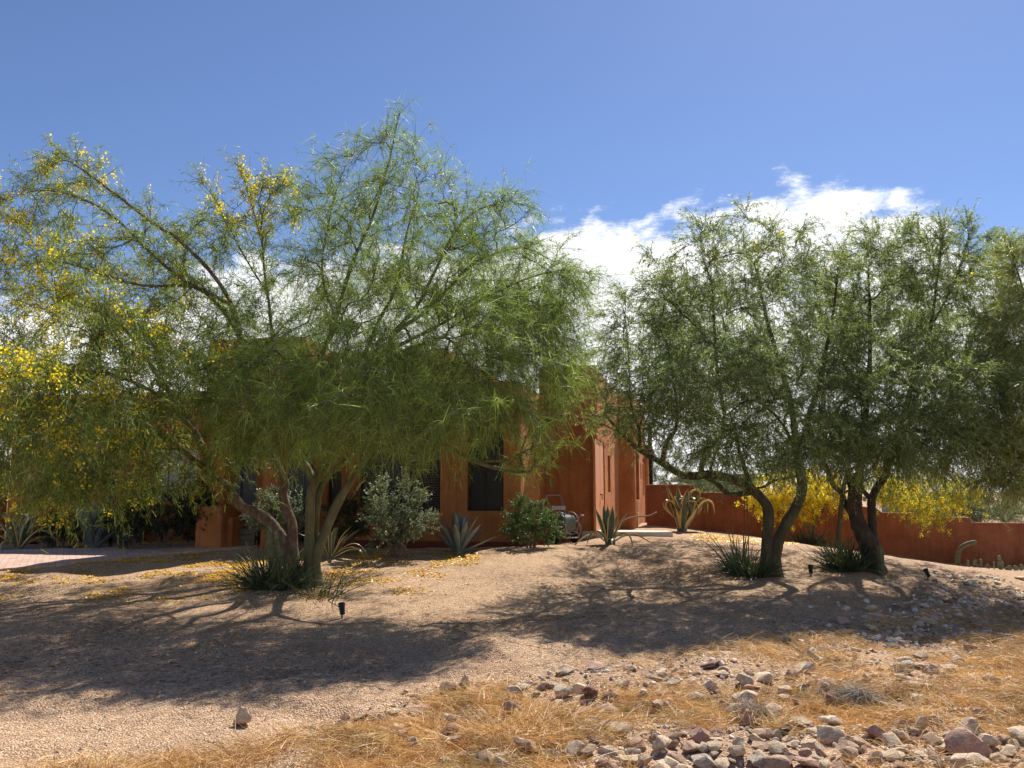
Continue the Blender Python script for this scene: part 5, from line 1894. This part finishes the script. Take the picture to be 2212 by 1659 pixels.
def straw_edge(px):
    return np.interp(px, [-100, 60, 150, 250, 330, 420, 480, 560, 650, 760, 860, 940, 1030, 1200],
                     [840, 785, 758, 744, 722, 704, 686, 672, 652, 640, 622, 600, 590, 585])


def straw_d(px, py, p):
    e = straw_edge(px) + 14 * vnoise(p[:, 0], p[:, 1], .8, 4)
    d = np.clip((py - e) / 14, 0, 1)
    patch = np.clip(.5 + 2.0 * vnoise(p[:, 0], p[:, 1], 1.25, 12) + .5 * vnoise(p[:, 0], p[:, 1], 3.1, 13), .04, 1)
    d = d * patch
    d = d * np.where((px > 560) & (py > 738), .18, 1)
    d = d * np.where(px > 900, .6, 1)
    d = d * np.where(py < 640, .45, 1)
    for a, b, r in placed:
        near = (p[:, 0] - a) ** 2 + (p[:, 1] - b - r * .3) ** 2 < (r * 1.35) ** 2
        d = np.where(near, d * .12, d)
    return d


# tufts: blades of one tuft flow the same way
nt_ = 7200
tf_ = ground_scatter(rng, nt_, straw_d, bias=1.9, Yr=(4.4, 13.5))
per_t = 17
flow = 2.2 * vnoise(tf_[:, 0], tf_[:, 1], .7, 21) * 2 * math.pi + rng.normal(0, .7, nt_)
hgt = np.clip(.05 + .34 * (vnoise(tf_[:, 0], tf_[:, 1], 1.6, 15) + .08), .02, .22)
B = np.repeat(tf_, per_t, 0) + rng.normal(0, 1, (nt_ * per_t, 3)) * [.075, .075, 0]
B[:, 2] = gz(B[:, 0], B[:, 1]) + rng.random(len(B)) * np.repeat(hgt, per_t) * .7 - .01
a = np.repeat(flow, per_t) + rng.normal(0, .75, len(B))
el = rng.normal(.12, .28, len(B))
D = np.stack([np.cos(a) * np.cos(el), np.sin(a) * np.cos(el), np.sin(el)], -1)
st = MB()
st.ribbons(B, D, rng.uniform(.08, .26, len(B)), rng.uniform(.0024, .0052, len(B)), rng.uniform(.0, .5, len(B)), 3, rng)
so = st.build('dry_grass', M['straw'])
tag(so, kind='stuff')

# rooted upright tufts standing out of the mat
nu = 420
tu = ground_scatter(rng, nu, straw_d, bias=1.7, Yr=(4.6, 11.5))
per_u = 34
B = np.repeat(tu, per_u, 0) + rng.normal(0, 1, (nu * per_u, 3)) * [.018, .018, 0]
a = rng.random(len(B)) * 6.283
el = rng.normal(.85, .3, len(B))
D = np.stack([np.cos(a) * np.cos(el), np.sin(a) * np.cos(el), np.sin(el)], -1)
hu = np.repeat(rng.uniform(.5, 1.25, nu), per_u)
ut = MB().ribbons(B, D, rng.uniform(.06, .2, len(B)) * hu, rng.uniform(.0024, .0045, len(B)), rng.uniform(.1, .8, len(B)), 4, rng)
tag(ut.build('grass_tufts', [M['straw']]), kind='stuff')

# brown litter of fallen leaflets and twigs under the crowns
nl = 11000
q = ground_scatter(rng, nl, lambda px, py, p: np.clip(.1 + 1.5 * vnoise(p[:, 0], p[:, 1], .8, 61) + .5 * vnoise(p[:, 0], p[:, 1], 3.5, 62), 0, 1) * (py > 550), Yr=(6.5, 17), bias=1.0)
a = rng.random(nl) * 6.283
D = np.stack([np.cos(a), np.sin(a), rng.normal(.05, .1, nl)], -1)
lm = leaf_mat('leaf_litter', [(.10, .06, .03), (.20, .125, .06), (.30, .20, .10)], .1, rough=.8)
tag(MB().ribbons(q + [0, 0, .006], D, rng.uniform(.02, .07, nl), rng.uniform(.004, .012, nl), 0, 1, rng).build('leaf_litter', lm), kind='stuff')

# thin dead thatch in the gravel and the shade
n = 9000
q = ground_scatter(rng, n, lambda px, py, p: np.clip(.25 + vnoise(p[:, 0], p[:, 1], .9, 31), 0, 1) * (px > 500) * (py > 575) * .8, Yr=(6, 15), bias=1.2)
a = rng.random(n) * 6.283
D = np.stack([np.cos(a), np.sin(a), rng.normal(.12, .2, n)], -1)
th = MB().ribbons(q + [0, 0, .004], D, rng.uniform(.05, .16, n), rng.uniform(.003, .006, n), rng.uniform(0, .3, n), 2, rng)
tag(th.build('dry_thatch', M['straw_grey']), kind='stuff')

# grey mats of old grass
def straw_mound(px, py, wpx, hpx, label, seed):
    rng = np.random.default_rng(seed)
    h = hit2(px, py)
    s = h[1] / F
    w, hh = wpx * s / 2, hpx * s * .8
    n = 1500
    u = nrm(rng.normal(0, 1, (n, 3))); u[:, 2] = np.abs(u[:, 2])
    B = u * np.array([w, w * .6, hh]) * rng.uniform(.8, 1.0, (n, 1))
    tdir = np.cross(u, [0.25, .1, 1.0]) + rng.normal(0, .35, (n, 3))
    mb = MB().ribbons(B, tdir, rng.uniform(.08, .24, n), rng.uniform(.003, .005, n), rng.uniform(.2, .6, n), 3, rng)
    # matted core so that the mound has a body
    A, B2 = np.meshgrid(np.linspace(0, math.pi / 2, 8), np.linspace(0, 2 * math.pi, 20, endpoint=False), indexing='ij')
    core = np.stack([np.sin(A) * np.cos(B2) * w * .86, np.sin(A) * np.sin(B2) * w * .5, np.cos(A) * hh * .84 - .01], -1)
    core *= 1 + rng.normal(0, .05, core.shape)
    ii = np.arange(7)[:, None] * 20 + np.arange(20)[None]; jj = np.arange(7)[:, None] * 20 + (np.arange(20)[None] + 1) % 20
    mb.add(core.reshape(-1, 3), np.stack([ii, jj, jj + 20, ii + 20], -1).reshape(-1, 4))
    o = mb.build('dead_grass_mound', M['straw_grey'])
    o.location = (h[0], h[1] + w * .5, h[2] - .02)
    tag(o, label, 'grass mound')


straw_mound(*z7(540, 1020), 46, 24, 'grey domed mat of dead grass beside the shiny black stone', 5)
straw_mound(*z7(1190, 905), 44, 22, 'greyish slumped mat of dead grass right of the hollow brown rock', 6)


def weed(px, py, label, seed):
    rng = np.random.default_rng(seed)
    h = hit2(px, py)
    n = 26
    a = rng.random(n) * 6.283
    e = rng.uniform(.3, 1.3, n)
    D = np.stack([np.cos(a) * np.cos(e), np.sin(a) * np.cos(e), np.sin(e)], -1)
    o = MB().ribbons(np.zeros((n, 3)), D, rng.uniform(.04, .12, n), .012, .3, 3, rng, 0, 'leaf').build('weed', M['leaf_bright'])
    o.location = tuple(h)
    tag(o, label, 'weed')


weed(*z6(1140, 572), 'small green weed growing behind the pointed rock', 2)
weed(*z6(1965, 670), 'tiny green weed alone in the straw at right', 3)

# loose gravel grains over the raked granite
n = 30000
q = ground_scatter(rng, n, lambda px, py, p: np.where(py < straw_edge(px) + 20, 1.0, .35), Yr=(4.8, 13), bias=1.5)
s = rng.uniform(.0035, .0095, n) * np.where(rng.random(n) < .06, rng.uniform(1.4, 2.6, n), 1)
yaw = rng.random(n) * 6.283
tet = np.array([[1, 0, -.3], [-.5, .87, -.3], [-.5, -.87, -.3], [.1, .1, .75]])
c_, s__ = np.cos(yaw)[:, None], np.sin(yaw)[:, None]
V = np.stack([tet[None, :, 0] * c_ - tet[None, :, 1] * s__, tet[None, :, 0] * s__ + tet[None, :, 1] * c_, np.broadcast_to(tet[None, :, 2], (n, 4))], -1)
V = q[:, None] + V * (s[:, None, None] * rng.uniform(.7, 1.3, (n, 4, 1)))
i4 = np.arange(n)[:, None] * 4
T4 = np.concatenate([np.stack([i4[:, 0] + a, i4[:, 0] + b, i4[:, 0] + c], -1) for a, b, c in ((0, 1, 3), (1, 2, 3), (2, 0, 3))])
gm = leaf_mat('gravel_grain', [(.30, .19, .135), (.46, .32, .23), (.56, .42, .32), (.66, .54, .44)], 0, rough=.9)
tag(MB().add(V.reshape(-1, 3), None, T4).build('gravel', gm), kind='stuff')


# fallen petals
def petal_d(px, py, p):
    d = np.zeros(len(p))
    cl = vnoise(p[:, 0], p[:, 1], 1.7, 41) + .5 * vnoise(p[:, 0], p[:, 1], 4.3, 42)
    a1 = (px < 290) * (py > 556) * (py < 605)
    d = np.where(a1, np.clip(cl * 2.2 - .05, 0, 1) * np.interp(py, [556, 566, 585, 605], [.5, 1, .7, .12]), d)
    a2 = (px > 290) & (px < 480) & (py > 552) & (py < 600)
    d = np.where(a2, np.clip(cl * 1.6 - .25, 0, .35), d)
    a3 = (px > 430) & (px < 480) & (py > 553) & (py < 568)
    d = np.where(a3, np.clip(cl + .25, 0, .6), d)
    a4 = (px > 690) & (px < 800) & (py > 528) & (py < 545)
    d = np.where(a4, np.clip(cl + .2, 0, .5), d)
    a5 = (px > 60) & (px < 200) & (py > 543) & (py <= 556)
    d = np.where(a5, np.clip(cl, 0, .5), d)
    return d


n = 20000
q = ground_scatter(rng, n, petal_d, X=(-10, 8), Yr=(10, 23), bias=1.0)
d = nrm(np.stack([rng.normal(0, 1, n), rng.normal(0, 1, n), rng.normal(0, .25, n)], -1))
side = nrm(np.cross(d, np.stack([rng.normal(0, .25, n), rng.normal(0, .25, n), np.ones(n)], -1)))
s = rng.uniform(.016, .034, n)
pm = MB().ribbons(q + [0, 0, .012] - d * s[:, None] / 2, d, s, s, 0, 1, rng, 0, 'flat', side=side)
tag(pm.build('fallen_petals', M['petal_dry']), kind='stuff')
# ------------------------------------------------------------------ light, sky, camera
SUN_DIR = np.array([math.sin(SUN_AZ) * math.cos(SUN_EL), math.cos(SUN_AZ) * math.cos(SUN_EL), math.sin(SUN_EL)])
sl = bpy.data.lights.new('sun', 'SUN')
sl.energy = 5.0
sl.angle = math.radians(.53)
sl.color = (1, .94, .85)
so = bpy.data.objects.new('sun', sl)
C.objects.link(so)
so.rotation_euler = Vector(SUN_DIR).to_track_quat('Z', 'Y').to_euler()
so.location = (8, 12, 20)

w = bpy.data.worlds.new('World')
bpy.context.scene.world = w
w.use_nodes = True
nt = w.node_tree
for n in list(nt.nodes):
    nt.nodes.remove(n)
out = N(nt, 'ShaderNodeOutputWorld')
bg = N(nt, 'ShaderNodeBackground')
sky = N(nt, 'ShaderNodeTexSky', sky_type='NISHITA')
sky.sun_disc = False
sky.sun_elevation = SUN_EL
sky.sun_rotation = SUN_AZ
sky.altitude = 500
sky.air_density = 1.0
sky.dust_density = .25
sky.ozone_density = 2.0
skyc = mix(nt, 1.0, sky.outputs[0], (.86, .93, 1.13), 'MULTIPLY')
tc = N(nt, 'ShaderNodeTexCoord')
sp = N(nt, 'ShaderNodeSeparateXYZ')
nt.links.new(tc.outputs['Generated'], sp.inputs[0])


def math_(op, a, b=None, c=None, clamp=False):
    n = N(nt, 'ShaderNodeMath', operation=op, use_clamp=clamp)
    for i, x in enumerate((a, b, c)):
        if x is None: continue
        if isinstance(x, (int, float)): n.inputs[i].default_value = x
        else: nt.links.new(x, n.inputs[i])
    return n.outputs[0]


az = math_('ARCTAN2', sp.outputs[0], sp.outputs[1])
el = math_('ARCSINE', sp.outputs[2])
cv = N(nt, 'ShaderNodeCombineXYZ')
nt.links.new(az, cv.inputs[0])
nt.links.new(math_('MULTIPLY', el, 2.3), cv.inputs[1])
n1 = noise_tex(nt, cv.outputs[0], 4.2, 9, .62)
n2 = noise_tex(nt, cv.outputs[0], 17, 8, .68)
# upper limit of the cloud bank by compass direction
cr = N(nt, 'ShaderNodeFloatCurve')
azn = math_('MULTIPLY_ADD', az, .5, .5)       # -1..1 rad -> 0..1
nt.links.new(azn, cr.inputs['Value'])
cu = cr.mapping.curves[0]
pts = [(0.0, .34), (.22, .42), (.34, .60), (.45, .68), (.51, .735), (.56, .765), (.66, .765), (.70, .77), (.74, .72), (.78, .55), (1.0, .5)]
while len(cu.points) < len(pts):
    cu.points.new(.5, .5)
for p_, (x, y) in zip(cu.points, pts):
    p_.location = (x, y)
cr.mapping.update()
top = math_('MULTIPLY', cr.outputs[0], .425)   # radians of elevation
d0 = math_('SUBTRACT', top, el)
nsum = math_('ADD', math_('MULTIPLY_ADD', n1.outputs['Fac'], .17, -.085), math_('MULTIPLY_ADD', n2.outputs['Fac'], .14, -.07))
dd = math_('ADD', d0, nsum)
mr = N(nt, 'ShaderNodeMapRange', interpolation_type='SMOOTHSTEP')
nt.links.new(dd, mr.inputs[0])
mr.inputs[1].default_value = -.012
mr.inputs[2].default_value = .034
# loose streaks above and thin places inside the bank
n3 = noise_tex(nt, cv.outputs[0], 6.5, 7, .6)
hole = N(nt, 'ShaderNodeMapRange', interpolation_type='SMOOTHSTEP')
nt.links.new(n3.outputs['Fac'], hole.inputs[0])
hole.inputs[1].default_value = .29
hole.inputs[2].default_value = .41
cover = math_('MULTIPLY', mr.outputs[0], math_('MAXIMUM', hole.outputs[0], .75))
shade = ramp(nt, n2.outputs['Fac'], [(.3, (9.4, 9.7, 10.2)), (.55, (11.9, 11.9, 12.1))])
fin = mix(nt, cover, skyc, shade)
nt.links.new(fin, bg.inputs[0])
bg.inputs[1].default_value = .064
nt.links.new(bg.outputs[0], out.inputs[0])

cam = bpy.data.cameras.new('camera')
co = bpy.data.objects.new('camera', cam)
C.objects.link(co)
co.location = (0, 0, CAMZ)
co.rotation_euler = (math.pi / 2 + TH, 0, 0)
cam.sensor_width = 36
cam.lens = F / 1024 * 36
cam.clip_start = .1
cam.clip_end = 6000
S = bpy.context.scene
S.camera = co
S.view_settings.view_transform = 'Standard'
S.view_settings.look = 'None'
S.view_settings.gamma = 1
S.view_settings.use_curve_mapping = False
S.view_settings.exposure = 0.72
S.render.resolution_x, S.render.resolution_y = 1024, 768
S.cycles.max_bounces = 8
S.cycles.transparent_max_bounces = 8
